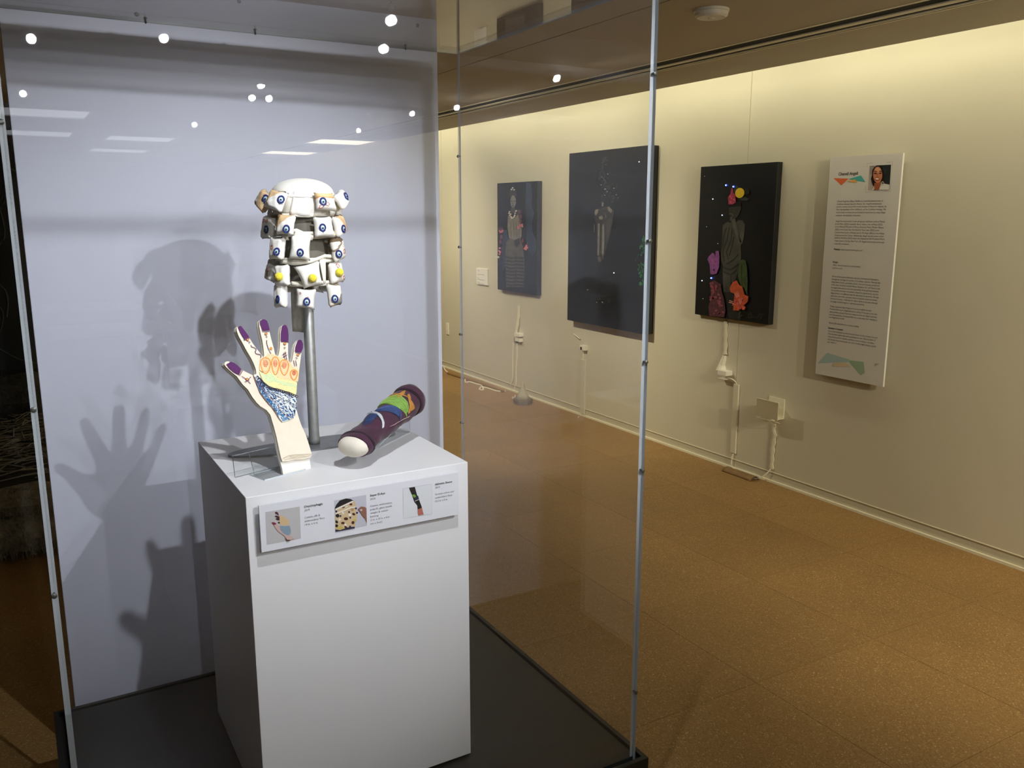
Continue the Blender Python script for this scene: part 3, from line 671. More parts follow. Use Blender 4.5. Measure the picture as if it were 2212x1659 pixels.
def slab(pts, z0, z1, name, m, parent, bev, grow=0., smooth=True, puff=0.):
    """flat shape thickened along the hand's normal"""
    P = [hp.px(x, y) for x, y in pts]
    bm = bmesh.new(); f = bm.faces.new([bm.verts.new(p+hn*z0) for p in P]); bm.normal_update()
    if f.normal.dot(hn) > 0: f.normal_flip()
    r = bmesh.ops.extrude_face_region(bm, geom=[f]); nv = [g for g in r['geom'] if isinstance(g, bmesh.types.BMVert)]
    bmesh.ops.translate(bm, verts=nv, vec=hn*(z1-z0)); bm.normal_update()
    top = [g for g in bm.faces if len(g.verts) > 4 and g.normal.dot(hn) > .9]
    if bev:
        ed = list({e for g in top for e in g.edges}); bmesh.ops.bevel(bm, geom=ed, offset=bev, segments=3, affect='EDGES', profile=.5)
    bmesh.ops.recalc_face_normals(bm, faces=bm.faces)
    return obj(name, bm, m, parent, smooth=False)
M_cream = mat('cream_cotton', '#e9dfcc', .92, bump=(220, .2, .001), noise=(60, .03))
M_board = mat('foam_board', '#f3efe6', .7)
slab(out, .0, .007, 'glove', M_cream, HD, .003)
import copy
bo = [(x-1.5, y+.5) for x, y in out[:91]]
bo = out[:len(out)-11]+c4([(860, 1180), (895, 1290), (925, 1490), (665, 1560), (655, 1500), (628, 1400), (605, 1300), (585, 1200)])
slab(bo, -.007, -.0005, 'backing_board', M_board, HD, 0)
# cuff fold lines in a darker tan
pr = Print(hp, .0002, H2); pr.k = 48
Mf = mat('fold_line_thread', '#b9a98c', .9)
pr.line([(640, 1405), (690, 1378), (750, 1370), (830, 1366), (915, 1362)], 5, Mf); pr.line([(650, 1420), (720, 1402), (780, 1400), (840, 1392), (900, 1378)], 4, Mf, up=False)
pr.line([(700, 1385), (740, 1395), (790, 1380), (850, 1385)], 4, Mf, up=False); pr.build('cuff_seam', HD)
# purple nails
M_pur = mat('purple_floss', '#4f1059', .7, bump=(500, .6, .001)); M_purl = mat('purple_line', '#5a2358', .7)
def pr6(k0=46):
    p = Print(hp, .0002, H1); p.k = k0; return p
nails = [[(330, 248), (372, 243), (400, 275), (480, 380), (488, 392), (470, 410), (420, 432), (370, 350), (345, 300)],
         [(645, 170), (680, 146), (715, 147), (748, 172), (770, 235), (782, 300), (680, 305), (660, 250), (645, 210)],
         [(960, 245), (985, 226), (1020, 230), (1045, 290), (1055, 380), (1052, 455), (1000, 462), (942, 452), (945, 340)],
         [(1185, 450), (1210, 438), (1240, 445), (1262, 500), (1260, 560), (1235, 625), (1190, 620), (1143, 603), (1155, 530)],
         [(165, 790), (225, 755), (270, 768), (330, 812), (375, 858), (350, 915), (330, 938), (270, 905), (200, 845)]]
for q in nails:
    p = pr6(); p.eps = .0002; p.poly(q, M_pur); p.build('fingertip_patch', HD, 'purple embroidered fingertip')
p = pr6(47)
for q in [[(410, 440), (492, 400)], [(418, 450), (496, 412)], [(675, 312), (785, 306)], [(680, 325), (780, 320)], [(950, 468), (1055, 465)], [(945, 458), (1056, 476)], [(1150, 618), (1225, 640)], [(338, 945), (385, 860)], [(350, 955), (400, 872)]]: p.line(q, 8, M_purl, up=False)
p.line(smooth2 := [(515, 515), (525, 540), (560, 550), (590, 570), (590, 590), (575, 610), (590, 640), (620, 645), (650, 650), (663, 670), (655, 695)], 10, M_purl, up=False)
p.line([(742, 445), (745, 500), (770, 580), (805, 640)], 8, M_purl, up=False)
for q in [[(985, 620), (1000, 735)], [(1005, 610), (1030, 730)], [(962, 660), (1020, 625)], [(970, 690), (1035, 655)], [(978, 735), (1030, 710)], [(1125, 735), (1145, 820)], [(1155, 735), (1170, 815)], [(385, 962), (430, 990), (490, 1020)], [(515, 968), (480, 1010), (455, 1035), (420, 1045)], [(470, 1020), (508, 1068)]]: p.line(q, 8, M_purl, up=False)
for x, y in ((740, 400), (495, 480), (1000, 558), (1170, 703)): p.line([(x-13, y-10), (x+13, y-10), (x, y+13)], 7, M_purl, closed=True, up=False)
M_org = mat('orange_floss', '#f0a030', .8)
for x, y in ((732, 355), (470, 440), (1000, 495), (803, 562), (1187, 655), (460, 1005)):
    p.ell(x, y, 20, 20, M_purl, up=(x == 732), n=12)
for x, y in ((732, 355), (470, 440), (1000, 495), (803, 562), (1187, 655), (460, 1005)):
    p.ell(x, y, 14 if x != 803 else 18, 14 if x != 803 else 20, M_org, up=(x == 732), n=12)
p.build('finger_stitching', HD)
# knuckle area
p = pr6(46); Mp = mat('peach_wash', '#f5d3a4', .9); My = mat('yellow_wash', '#efe2a4', .9); Mg = mat('green_wash', '#d3e2b0', .9)
p.poly([(655, 705), (700, 695), (730, 665), (800, 640), (860, 645), (900, 680), (960, 690), (1050, 740), (1090, 780), (1120, 830), (1185, 850), (1205, 880), (1190, 1040), (1090, 1030), (1020, 1010), (900, 990), (830, 915), (760, 920), (690, 905), (635, 870), (640, 790)], Mp)
p.poly([(630, 890), (690, 912), (830, 915), (900, 990), (1020, 1012), (1175, 1045), (1165, 1200), (1150, 1240), (1060, 1190), (1000, 1180), (900, 1140), (770, 1110), (690, 1040)], My)
p.poly([(650, 905), (700, 920), (810, 925), (850, 960), (890, 1010), (1000, 1045), (1160, 1085), (1150, 1120), (1000, 1095), (860, 1040), (740, 1040), (680, 990)], Mg)
p.build('painted_palm', HD)
p = pr6(50); Mr1 = mat('orange_ring', '#f09338', .8); Mr2 = mat('rust_ring', '#cf4518', .8); Mr3 = mat('pale_ring', '#d9a27c', .8)
for x, y, rx, ry in ((722, 790, 62, 82), (862, 790, 48, 90), (990, 815, 55, 78), (1128, 930, 45, 52)):
    for k, (s, m_, wd) in enumerate(((1.15, Mr1, 16), (.92, Mr3, 4), (.55, Mr2, 7), (.36, Mr2, 7), (.18, Mr2, 7))):
        pts = [(x+rx*s*math.cos(a)*(1-.12*math.sin(a)), y+ry*s*math.sin(a)*(1.0+.45*max(0, math.sin(a))*(s > .8))-(10 if s < .8 else 0)) for a in [2*PI*i/24 for i in range(24)]]
        p.line(pts, wd*.8, m_, closed=True, up=False)
p.build('ring_stitching', HD)
p = pr6(50); Mk = mat('dot_thread', '#7c6a48', .8)
reg = [(560, 560), (680, 620), (720, 450), (860, 600), (940, 560), (1060, 560), (1075, 760), (1200, 880), (1190, 1040), (900, 1000), (830, 930), (700, 910), (620, 860), (590, 700)]
for k in range(260):
    x, y = random.uniform(560, 1200), random.uniform(440, 1060)
    if inside((x, y), reg): a = random.uniform(0, PI); p.line([(x, y), (x+7*math.cos(a), y+7*math.sin(a))], 3.5, Mk, up=False)
for k in range(90):
    x, y = random.uniform(640, 1165), random.uniform(910, 1230)
    if inside((x, y), [(650, 905), (810, 925), (890, 1010), (1160, 1085), (1165, 1200), (1000, 1170), (760, 1100)]): p.line([(x, y), (x+9, y-5)], 3.5, mat('moss_thread', '#8aa27a', .8), up=False)
p.build('seed_stitching', HD)
# blue river
Lr = [(545, 942), (575, 1020), (610, 1110), (640, 1190), (690, 1260), (745, 1330), (810, 1400), (860, 1470), (905, 1550), (955, 1612)]
Rr = [(600, 1010), (640, 1090), (700, 1180), (760, 1250), (860, 1340), (930, 1440), (1010, 1515), (1075, 1580)]
Tr = [(600, 940), (640, 990), (690, 1050), (760, 1110), (830, 1140), (900, 1155), (1000, 1190), (1060, 1205), (1165, 1250)]
p = pr6(46)
p.poly(Lr+[(990, 1612), (1075, 1580), (1110, 1560), (1165, 1500), (1170, 1380), (1165, 1250)]+Tr[::-1][1:], mat('pale_blue_wash', '#dfe6e4', .9)); p.build('painted_river', HD)
p = pr6(49); cols = [mat('blue_light', '#4d93c4', .8), mat('blue_mid', '#245f9c', .8), mat('blue_dark', '#1c3360', .8), mat('blue_grey', '#44506a', .8)]
def lerpl(L, t):
    t = max(0, min(.9999, t))*(len(L)-1); i = int(t); f = t-i; return (L[i][0]+(L[i+1][0]-L[i][0])*f, L[i][1]+(L[i+1][1]-L[i][1])*f)
def dashes(A, B, n, ms, ln_, wdt):
    for k in range(n):
        tt = random.uniform(.02, .97); s = random.uniform(.06, .94)
        a = lerpl(A, tt); b = lerpl(B, tt); a2 = lerpl(A, tt+.03); b2 = lerpl(B, tt+.03)
        x, y = a[0]+(b[0]-a[0])*s, a[1]+(b[1]-a[1])*s; dx, dy = a2[0]+(b2[0]-a2[0])*s-x, a2[1]+(b2[1]-a2[1])*s-y; d = math.hypot(dx, dy) or 1
        q = ln_*random.uniform(.6, 1.3); j = random.uniform(-.25, .25)
        p.line([(x, y), (x+(dx/d+j)*q, y+(dy/d-j)*q)], wdt, random.choice(ms), up=False)
dashes(Lr, Rr, 340, cols[:2], 26, 8)
Ur = [(640, 1000), (700, 1080), (770, 1160), (900, 1230), (1010, 1310), (1080, 1400), (1120, 1480), (1135, 1540)]
dashes(Rr, Ur, 270, cols[1:3]+[cols[1]], 24, 8)
dashes(Ur, Tr+[(1170, 1330), (1168, 1440)], 210, cols[1:], 24, 8)
dashes([(560, 950), (600, 1010), (640, 1090), (700, 1180)], [(600, 940), (650, 1010), (720, 1090), (780, 1140)], 60, cols[2:], 16, 6)
p.build('blue_stitching', HD)['kind'] = 'stuff'
p = pr6(53); p.line(Lr, 6, mat('rust_thread', '#a5502e', .8)); p.line(Rr, 5, mat('rust_thread', ''), up=False); p.line([(790, 1180), (900, 1250), (1030, 1330), (1100, 1400)], 3, mat('tan_thread', '#b98a52', .8), up=False)
p.build('outline_stitching', HD)
p = pr6(53); Mn = mat('chain_black', '#15182c', .7)
for k in range(26):
    tt = k/25; x, y = lerpl(Tr[1:], tt); r = 6+9*min(1, tt*1.5)
    p.line([(x+r*1.5*math.cos(a)*.8+r*.3*math.sin(a), y+r*math.sin(a)) for a in [2*PI*i/10 for i in range(10)]], 8, Mn, closed=True, up=False)
p.build('chain_stitching', HD)
# acrylic easel of the hand
E_ = thing('hand_easel', 'small clear acrylic easel behind the cloth hand', 'easel', A_-hn*.02)
M_ac2 = acrylic('acrylic_small', (.97, .98, .98))
L0 = hp.px(575, 1029); R0_ = hp.px(683, 1003); hx = (R0_-L0); hx = Vector((hx.x, hx.y, 0)).normalized(); hy = Vector((-hx.y, hx.x, 0))
if hy.y < 0: hy = -hy
base = Vector((L0.x, L0.y, GZ)); wd = .118
def plate(name, p, u, v, n, lu, lv, th):
    bm = bmesh.new(); obox(bm, p+u*lu/2+v*lv/2+n*th/2, u*lu/2, v*lv/2, n*th/2); bm.normal_update()
    for f in bm.faces: f.material_index = 0 if abs(f.normal.dot(n)) > .7 else 1
    return obj(name, bm, [M_ac2, M_edge], E_)
st = base-hx*.008
plate('ledge', st-hy*.006, hx, hy, Vector((0, 0, 1)), .105, .060, .003)
plate('back_plate', st+hy*.030+hx*.0, hx, hu, -hn, .105, .058, .003)
plate('rear_leg', st+hy*.062+hx*-.030, hx, (Vector((0, 0, 1))*.98+hy*.1).normalized(), hy, .135, .048, .003)

# ================================================================== velvet sleeve
SL = thing('velvet_sleeve', 'plum velvet sleeve with green and blue embroidery on a stuffed form', 'sculpture', (.70, 1.85, GZ))
S0 = Vector((.632, 1.792, 1.056)); S1 = Vector((.838, 1.950, 1.110)); sd = (S1-S0).normalized(); sl = (S1-S0).length
sx = sd.cross(Vector((0, 0, 1))).normalized(); sz = sx.cross(sd).normalized()
def sp_(a, s, r):                              # a: angle round the sleeve (0 = towards the top), s: length
    q = max(0., min(1., 1-s/sl))
    return S0+sd*s+(sx*math.sin(a)*(1.02+.16*q)+sz*math.cos(a)*(.98-.22*q))*r
def rad(s): return .0325+.0065*(s/sl)+.0012*math.sin(s*70)
def wrinkle(a, s): return .0009*math.sin(a*3+s*95)+.0006*math.sin(a*5-s*180)
bm = bmesh.new(); n = 40; m_ = 30; G = []
prof = [(-.004, .94), (-.008, 1.02), (-.004, 1.10), (.004, 1.12), (.010, 1.06), (.016, 1.0)]+[(.016+(sl-.034)*i/m_, 1.) for i in range(1, m_+1)]+[(sl-.020, 1.06), (sl-.014, 1.11), (sl-.006, 1.11), (sl+.0, 1.04), (sl+.006, .98), (sl, .9)]
for s, k in prof: G.append([bm.verts.new(sp_(2*PI*i/n, s, (rad(s)+wrinkle(2*PI*i/n, s))*k)) for i in range(n)])
for A, B in zip(G, G[1:]):
    for i in range(n): bm.faces.new((A[i], A[(i+1) % n], B[(i+1) % n], B[i]))
bm.faces.new(G[0][::-1]); bm.faces.new(G[-1]); fixn(bm)
M_vel = mat('plum_velvet', '#3d1732', .8, sheen=.15, noise=(35, .25), bump=(150, .3, .001)); obj('velvet_tube', bm, M_vel, SL, smooth=True)
bm = bmesh.new(); G = []
for i in range(9):
    q = i/8*PI/2; G.append([bm.verts.new(sp_(2*PI*k/28, -.004-.026*math.sin(q), .0325*math.cos(q)**.75+.0002)) for k in range(28)])
for A, B in zip(G, G[1:]):
    for i in range(28): bm.faces.new((A[i], A[(i+1) % 28], B[(i+1) % 28], B[i]))
bm.faces.new(G[0]); bm.faces.new(G[-1]); fixn(bm)
M_muslin = mat('muslin', '#e6dfd0', .9, noise=(30, .08), bump=(60, .5, .003)); obj('stuffed_end', bm, M_muslin, SL, smooth=True, label='cream stuffed end of the form')
bm = bmesh.new(); lathe(bm, S1+sd*.004, [(.032, 0), (.032, .012), (.026, .020), (.01, .023)], 24, sd); fixn(bm); obj('stuffed_tip', bm, M_muslin, SL, smooth=True)
def patch(name, fn, m, a0, a1, nseg=16, off=.0012):  # fn(t)->(s0,s1) across the angle range
    bm = bmesh.new(); top = []
    for i in range(nseg+1):
        t_ = i/nseg; a = a0+(a1-a0)*t_; s0, s1 = fn(t_)
        top.append([bm.verts.new(sp_(a, s0+(s1-s0)*j/4, rad(s0+(s1-s0)*j/4)+wrinkle(a, s0+(s1-s0)*j/4)+off+(.0008 if 0 < j < 4 else 0))) for j in range(5)])
    for A, B in zip(top, top[1:]):
        for j in range(4): bm.faces.new((A[j], A[j+1], B[j+1], B[j]))
    fixn(bm); return obj(name, bm, m, SL, smooth=True)
thr = dict(bump=(380, .9, .002))
Mgreen = mat('green_floss', '#6f9640', .7, noise=(90, .2), **thr); Mblue = mat('blue_floss', '#27355f', .7, noise=(120, .35), **thr)
Mgold = mat('gold_floss', '#b07c36', .7, noise=(120, .25), **thr); Msilv = mat('silver_cord', '#c3c8cf', .5, **thr); Mpink = mat('pink_floss', '#c9a9a6', .7)
W_ = lambda t_, a, b, f: a+b*math.sin(f*t_*PI)
patch('green_band', lambda t_: (sl*(.60-.02*math.sin(PI*t_)+.03*t_), sl*(.60+.04+.13*math.sin(PI*min(1, t_*1.1))**.6)), Mgreen, -1.3, 1.6)
patch('blue_band', lambda t_: (sl*(.42+.12*t_), sl*(.44+.14*math.sin(PI*t_)**.5+.04*t_)), Mblue, -.35, 1.55)
patch('blue_fringe', lambda t_: (sl*(.20+.02*math.sin(9*t_)), sl*.38), Mblue, -.35, .20)
patch('silver_band', lambda t_: (sl*(.40-.17*t_*t_+.02*t_), sl*(.41-.16*t_*t_+.035)), Msilv, -.75, 1.05, off=.0022)
patch('gold_stitching', lambda t_: (sl*(.74+.04*math.sin(PI*t_)+.02*math.sin(11*t_)), sl*(.77+.05*math.sin(PI*t_)+.02*math.sin(7*t_+1))), Mgold, -1.1, 1.5)
patch('gold_stitching', lambda t_: (sl*.70, sl*(.86+.03*math.sin(5*t_))), Mgold, .05, .34)
patch('gold_stitching', lambda t_: (sl*(.82-.16*t_), sl*(.87-.16*t_)), Mgold, .5, 1.5)
patch('gold_stitching', lambda t_: (sl*(.80-.14*t_), sl*(.84-.12*t_)), Mgold, -.3, -1.0)
patch('pink_stitching', lambda t_: (sl*(.33+.33*t_), sl*(.35+.34*t_)), Mpink, 1.3, 1.75)
patch('pink_stitching', lambda t_: (sl*(.43+.12*t_), sl*(.45+.13*t_)), Mpink, -1.1, -1.45)
def threads(name, s0, s1, a0, a1, k, m, r_=.0007, slant=0., off=.0026):
    bm = bmesh.new(); rg = random.Random(7)
    for i in range(k):
        t0 = (i+.5)/k; pts = []
        u0, u1 = rg.uniform(0, .25), rg.uniform(.75, 1)
        for j in range(9):
            q = u0+(u1-u0)*j/8; a = a0+(a1-a0)*q; ss = sl*(s0(q)+(s1(q)-s0(q))*t0)+.0008*math.sin(j*2+i); pts.append(sp_(a, ss, rad(ss)+wrinkle(a, ss)+off))
        tube(bm, pts, r_, 4)
    return obj(name, bm, m, SL, smooth=True)
threads('green_threads', lambda q: .60, lambda q: .64+.12*math.sin(PI*q)**.6, -1.1, 1.4, 9, mat('green_light_floss', '#a8cf6a', .7))
threads('blue_threads', lambda q: .43+.10*q, lambda q: .46+.12*math.sin(PI*q)**.5+.04*q, -.3, 1.45, 9, mat('blue_light_floss', '#3f5890', .7))
threads('fringe_threads', lambda q: .24, lambda q: .38, -.42, .26, 10, mat('blue_light_floss', ''), off=.003)
threads('silver_threads', lambda q: .40-.17*q*q+.02*q, lambda q: .41-.16*q*q+.03, -.75, 1.0, 3, mat('silver_light', '#e6eaee', .5), off=.0038)
M_hem = mat('velvet_dark', '#1a0814', .9)  # darker velvet for the upper hem ring
for ss, kk, rr in ((.010, 1.055, .0042), (sl*.90, 1.0, .0030)):
    bm = bmesh.new(); tube(bm, [sp_(2*PI*i/40, ss+.004*math.sin(2*PI*i/40+.5), rad(ss)*kk) for i in range(40)], rr, 8, closed=True); obj('rolled_hem', bm, M_hem if ss > .05 else mat('velvet_rim', '#2b0f24', .8, sheen=.2), SL, smooth=True)
E_ = thing('sleeve_easel', 'small clear acrylic easel under the plum velvet sleeve', 'easel', (.80, 1.92, GZ))
q0 = hit(822, 968, 2, GZ); q1 = hit(887, 935, 2, GZ); u1 = (q1-q0); u1.z = 0; le = u1.length; u1.normalize(); v1 = Vector((-u1.y, u1.x, 0))
plate('base_plate', q0, u1, v1, Vector((0, 0, 1)), le, .075, .003)
rs = sd; 
plate('rest_plate', q0+v1*.004+Vector((0, 0, .003)), (u1*.96+Vector((0, 0, 1))*.26).normalized(), v1, Vector((0, 0, 1)), .11, .055, .003)
plate('end_plate', q0+u1*(le-.004)+Vector((0, 0, .003)), v1, Vector((0, 0, 1)), u1, .065, .040, .003)

# ================================================================== artworks on the wall
FG = im
def canvas(name, label, cx, L, R, fx, m):
    """L/R: ((x,ytop),(x,ybottom)) pixels of the front face edges"""
    pl = Plane((fx, 0, 0), (-1, 0, 0), (0, -1, 0), (0, 0, 1))
    pts = [pl.px(*q) for q in L+R]; y1 = (pts[0].y+pts[1].y)/2; y0 = (pts[2].y+pts[3].y)/2; z1 = (pts[0].z+pts[2].z)/2; z0 = (pts[1].z+pts[3].z)/2
    t = thing(name, label, 'artwork', (fx+.02, (y0+y1)/2, z0))
    obj('panel', boxm(fx, WX-.001, y0, y1, z0, z1, bev=.0015), m, t)
    return t, pl, (y0, y1, z0, z1)
M_artg = mat('art_gloss_black', '#0b0d10', .06, spec=.6); M_artm = mat('art_matte_black', '#070708', .5)
# 1: figure in a striped skirt with pink blossoms
M_a1 = mat('art_blue_black', '#0c1119', .12, spec=.6, noise=(5, .5))
t, pl, bx = canvas('portrait_artwork', 'small dark blue portrait artwork with pink blossoms and a striped-skirt figure', 0, [(1074, 396), (1075, 629)], [(1160, 391), (1160, 634)], 3.735, M_a1)
p = Print(pl, .0007, (1060, 370, 5.723)); fig = mat('figure_grey', '#5d5a52', .5, noise=(25, .35)); fig2 = mat('figure_light', '#8a857a', .5, noise=(40, .25)); figd = mat('figure_dark', '#2b2a29', .5)
hz = mat('haze_blue', '#26364f', .3, noise=(8, .5))
p.poly([(440, 140), (500, 150), (515, 300), (500, 420), (540, 520), (510, 640), (520, 760), (570, 860), (560, 1000), (500, 1060), (450, 950), (440, 700), (430, 400)], hz)
p.poly([(150, 740), (200, 720), (230, 900), (180, 1180), (150, 1300), (140, 1000)], hz, up=False)
p.poly([(190, 880), (240, 820), (300, 850), (370, 840), (400, 930), (420, 1100), (415, 1300), (410, 1430), (190, 1430), (185, 1100)], fig)
for k in range(9): p.line([(188, 1060+k*42), (250, 1075+k*42), (330, 1068+k*42), (415, 1078+k*42)], 12, figd, up=(k == 0))
p.line([(315, 1080), (310, 1420)], 10, figd, up=False)
p.poly([(215, 560), (240, 530), (290, 590), (340, 530), (350, 560), (385, 700), (385, 800), (350, 860), (290, 850), (230, 820), (210, 700)], fig2)
for x in (250, 285, 320, 350): p.line([(x, 620), (x+8, 820)], 7, fig, up=(x == 250))
p.poly([(300, 850), (360, 820), (365, 900), (330, 950), (290, 910)], figd); p.poly([(340, 900), (375, 910), (390, 980), (300, 990)], fig, up=False)
p.poly([(232, 300), (235, 255), (262, 225), (300, 225), (325, 260), (325, 320), (280, 290), (250, 320)], mat('hair_dark', '#1c1918', .6))
p.ell(284, 372, 35, 76, fig2); p.poly([(265, 440), (310, 440), (320, 510), (250, 510)], figd, up=False)
p.poly([(250, 365), (275, 362), (275, 375), (252, 376)], figd); p.poly([(292, 362), (316, 366), (314, 377), (292, 375)], figd, up=False); p.ell(284, 425, 14, 7, figd, up=False); p.line([(284, 380), (280, 405), (290, 408)], 5, figd, up=False)
wh = mat('blossom_white', '#e8e4d8', .6); pk = mat('blossom_pink', '#ee7f8e', .6); rd = mat('blossom_red', '#6d2632', .6)
for x, y in ((280, 205), (265, 225), (298, 228), (240, 500), (236, 520), (245, 545), (262, 565), (270, 580), (290, 572), (305, 545), (310, 520), (318, 495), (325, 488), (300, 560), (255, 530)): p.ell(x, y, 11, 10, wh, up=(x == 280), n=8)
for x, y in ((120, 740), (145, 748), (155, 735), (130, 752), (350, 690), (372, 672), (395, 660), (400, 680), (352, 705), (440, 940), (450, 920), (445, 965), (460, 945), (430, 955)): p.ell(x, y, 14, 12, pk, up=(x == 120), n=8, rot=x)
for x, y, a in ((130, 870, 1), (140, 810, 1), (365, 500, 1), (375, 620, 1), (405, 860, 1), (380, 560, 1)): p.ell(x, y, 15, 28, rd, up=False, n=10)
for x, y in ((120, 950), (112, 985), (125, 1000), (118, 1025), (95, 1058), (78, 1056), (105, 1062)): p.ell(x, y, 12, 12, wh if y > 1040 else pk, up=False, n=8)
for q in ([(115, 735), (105, 700)], [(130, 735), (128, 695)], [(145, 735), (155, 700)], [(455, 925), (462, 890)]): p.line(q, 3, pk, up=False)
p.build('painted_figure', t)
# 2: large glossy black
t, pl, bx = canvas('large_artwork', 'largest artwork, glossy black with a faint draped figure and green fern', 0, [(1229, 332), (1226, 694)], [(1404, 313), (1392, 720)], 3.705, M_artg)
p = Print(pl, .0007, (1210, 300, 3.773)); f1 = mat('ghost_grey', '#3a3833', .5, noise=(20, .4)); f2 = mat('ghost_light', '#6a665c', .5, noise=(30, .3))
p.poly([(290, 600), (320, 570), (350, 560), (400, 550), (440, 590), (425, 700), (405, 800), (380, 880), (345, 990), (320, 990), (305, 880), (300, 700), (275, 640)], mat('ghost_dark', '#181816', .5, noise=(20, .4)))
for q, m_ in (([(280, 610), (285, 580), (312, 570), (310, 600), (295, 625)], f2), ([(385, 560), (400, 550), (425, 580), (418, 605), (395, 590)], f2), ([(318, 635), (340, 625), (352, 645), (340, 660), (320, 652)], f2), ([(310, 690), (325, 690), (322, 800), (318, 950), (304, 950), (308, 800)], f2), ([(345, 700), (360, 690), (362, 850), (350, 990), (340, 900)], f2), ([(372, 680), (415, 640), (425, 660), (405, 760), (380, 850)], f1), ([(275, 700), (284, 700), (283, 760), (275, 765)], f1), ([(305, 960), (335, 960), (338, 1000), (315, 1005)], f1), ([(340, 520), (355, 515), (352, 550), (340, 550)], f2), ([(362, 590), (380, 640), (372, 645)], f2)):
    p.poly(q, m_, up=(m_ is f2 and q[0][0] == 280))
for k in range(70):
    tt = random.random(); x = 360+random.gauss(0, 14+45*tt); y = 140+tt*400; a = random.uniform(-1.2, 1.2)-PI/2; l_ = random.uniform(8, 26)
    p.line([(x, y), (x+l_*math.cos(a)*.6, y+l_*math.sin(a)*.6), (x+l_*math.cos(a+.5), y+l_*math.sin(a+.5))], 1.6, random.choice((f1, f1, f2)), up=(k == 0))
for k in range(60): x, y = random.uniform(215, 410), random.gauss(1300, 40); p.line([(x, y), (x+random.uniform(-6, 6), y+random.uniform(-5, 5))], 2, random.choice((f1, f2)), up=False)
p.line([(360, 150), (345, 230), (352, 320), (400, 385), (370, 440)], 2, f1, up=False)
for x, y in ((390, 287), (365, 410), (372, 408), (335, 375), (300, 1332), (385, 430), (440, 402), (366, 460), (345, 1330), (225, 1230), (460, 455)): p.ell(x, y, 4, 3, wh, up=False, n=6)
gr = mat('fern_green', '#0f6a3a', .6, noise=(40, .3))
for k in range(80):
    y = random.uniform(790, 1190); x0 = 690-(1-abs(y-1000)/230)*75; x = random.uniform(x0, 700); p.ell(x, y, random.uniform(2, 6), random.uniform(4, 13), gr, rot=random.uniform(-1, 1), n=7, up=(k == 0))
p.ell(658, 1180, 13, 17, gr, up=False)
for x, y in ((646, 187), (440, 1092)): p.ell(x, y, 4, 4, mat('led_white', '#dfe8ff', .3, emit=2.5), up=False, n=8)
p.build('painted_figure', t)
# 3: portrait with lemon
t, pl, bx = canvas('lemon_artwork', 'black framed artwork with a lemon headdress and bright flowers, left of the text panel', 0, [(1514, 360), (1501, 681)], [(1680, 350), (1660, 699)], 3.742, M_artm)
p = Print(pl, .0007, (1500, 380, 4.88)); fg = mat('stone_grey', '#46463f', .6, noise=(14, .3)); fl_ = mat('stone_light', '#56564e', .6, noise=(20, .25)); fd = mat('stone_dark', '#25251f', .6)
p.poly([(300, 930), (480, 900), (470, 1000), (430, 1100), (385, 1130), (380, 1225), (310, 1225), (300, 1080)], fg)
p.poly([(330, 1230), (490, 1230), (490, 1520), (360, 1500)], mat('stone_shadow', '#1c1c19', .6, noise=(15, .4)), up=False)
p.poly([(300, 520), (345, 485), (375, 490), (420, 505), (470, 465), (510, 470), (535, 510), (530, 600), (490, 720), (495, 870), (470, 930), (300, 940), (280, 880), (292, 700)], fg)
p.poly([(455, 600), (470, 690), (505, 720), (525, 640), (530, 520), (500, 560), (480, 640)], fl_); p.poly([(375, 440), (400, 400), (430, 440), (445, 520), (480, 650), (500, 690), (490, 740), (440, 640), (400, 510)], fl_, up=False)
for q in ([(345, 540), (310, 640), (300, 760)], [(370, 540), (350, 660), (300, 800), (320, 900)], [(400, 560), (390, 680), (340, 800), (360, 880)], [(420, 640), (400, 740), (370, 840)], [(470, 820), (420, 880), (340, 930)], [(300, 960), (380, 990), (470, 930)], [(310, 1010), (390, 1040), (450, 990)], [(390, 1050), (385, 1130)]): p.line(q, 7, fd, up=(q[0][0] == 345))
p.poly([(370, 300), (430, 270), (490, 290), (498, 350), (480, 390), (455, 440), (400, 450), (372, 400), (368, 340)], mat('face_grey', '#34322e', .6))
p.poly([(368, 300), (498, 275), (495, 320), (430, 325), (372, 330)], mat('hair_black', '#0c0b0a', .7)); p.line([(382, 352), (402, 350)], 6, fd); p.line([(440, 350), (462, 352)], 6, fd, up=False); p.line([(385, 388), (412, 390)], 8, fd, up=False); p.line([(372, 400), (395, 395), (415, 420), (400, 440), (380, 470)], 10, fl_, up=False)
mg = mat('magenta_flower', '#b43a5c', .6, noise=(60, .35)); mo = mat('orchid_purple', '#8c4f94', .6, noise=(50, .3)); mr_ = mat('rose_dusky', '#8a4350', .6, noise=(60, .4)); co = mat('coral_flower', '#d85a4c', .6, noise=(50, .3)); oc = mat('orange_petal', '#c4542c', .6, noise=(30, .25)); lf = mat('leaf_dark', '#323c36', .6); gn = mat('cactus_green', '#3a4f24', .6, noise=(30, .3))
p.poly([(420, 145), (450, 100), (485, 125), (480, 170), (430, 180)], lf); p.poly([(470, 245), (540, 218), (585, 245), (560, 262), (500, 258)], lf, up=False); p.poly([(535, 130), (580, 140), (588, 190), (540, 200)], mat('leaf_shadow', '#191d14', .6), up=False)
p.poly([(390, 185), (398, 130), (412, 125), (420, 180), (440, 200), (445, 280), (410, 300), (368, 300), (362, 225)], mg)
for x, y in ((385, 215), (400, 235), (425, 250), (390, 275)): p.ell(x, y, 14, 9, mat('pink_light', '#d4646c', .6), rot=x, n=8, up=(x == 385))
p.ell(488, 180, 48, 54, mat('lemon', '#eac82c', .45, noise=(20, .1)), rot=.3, n=24)
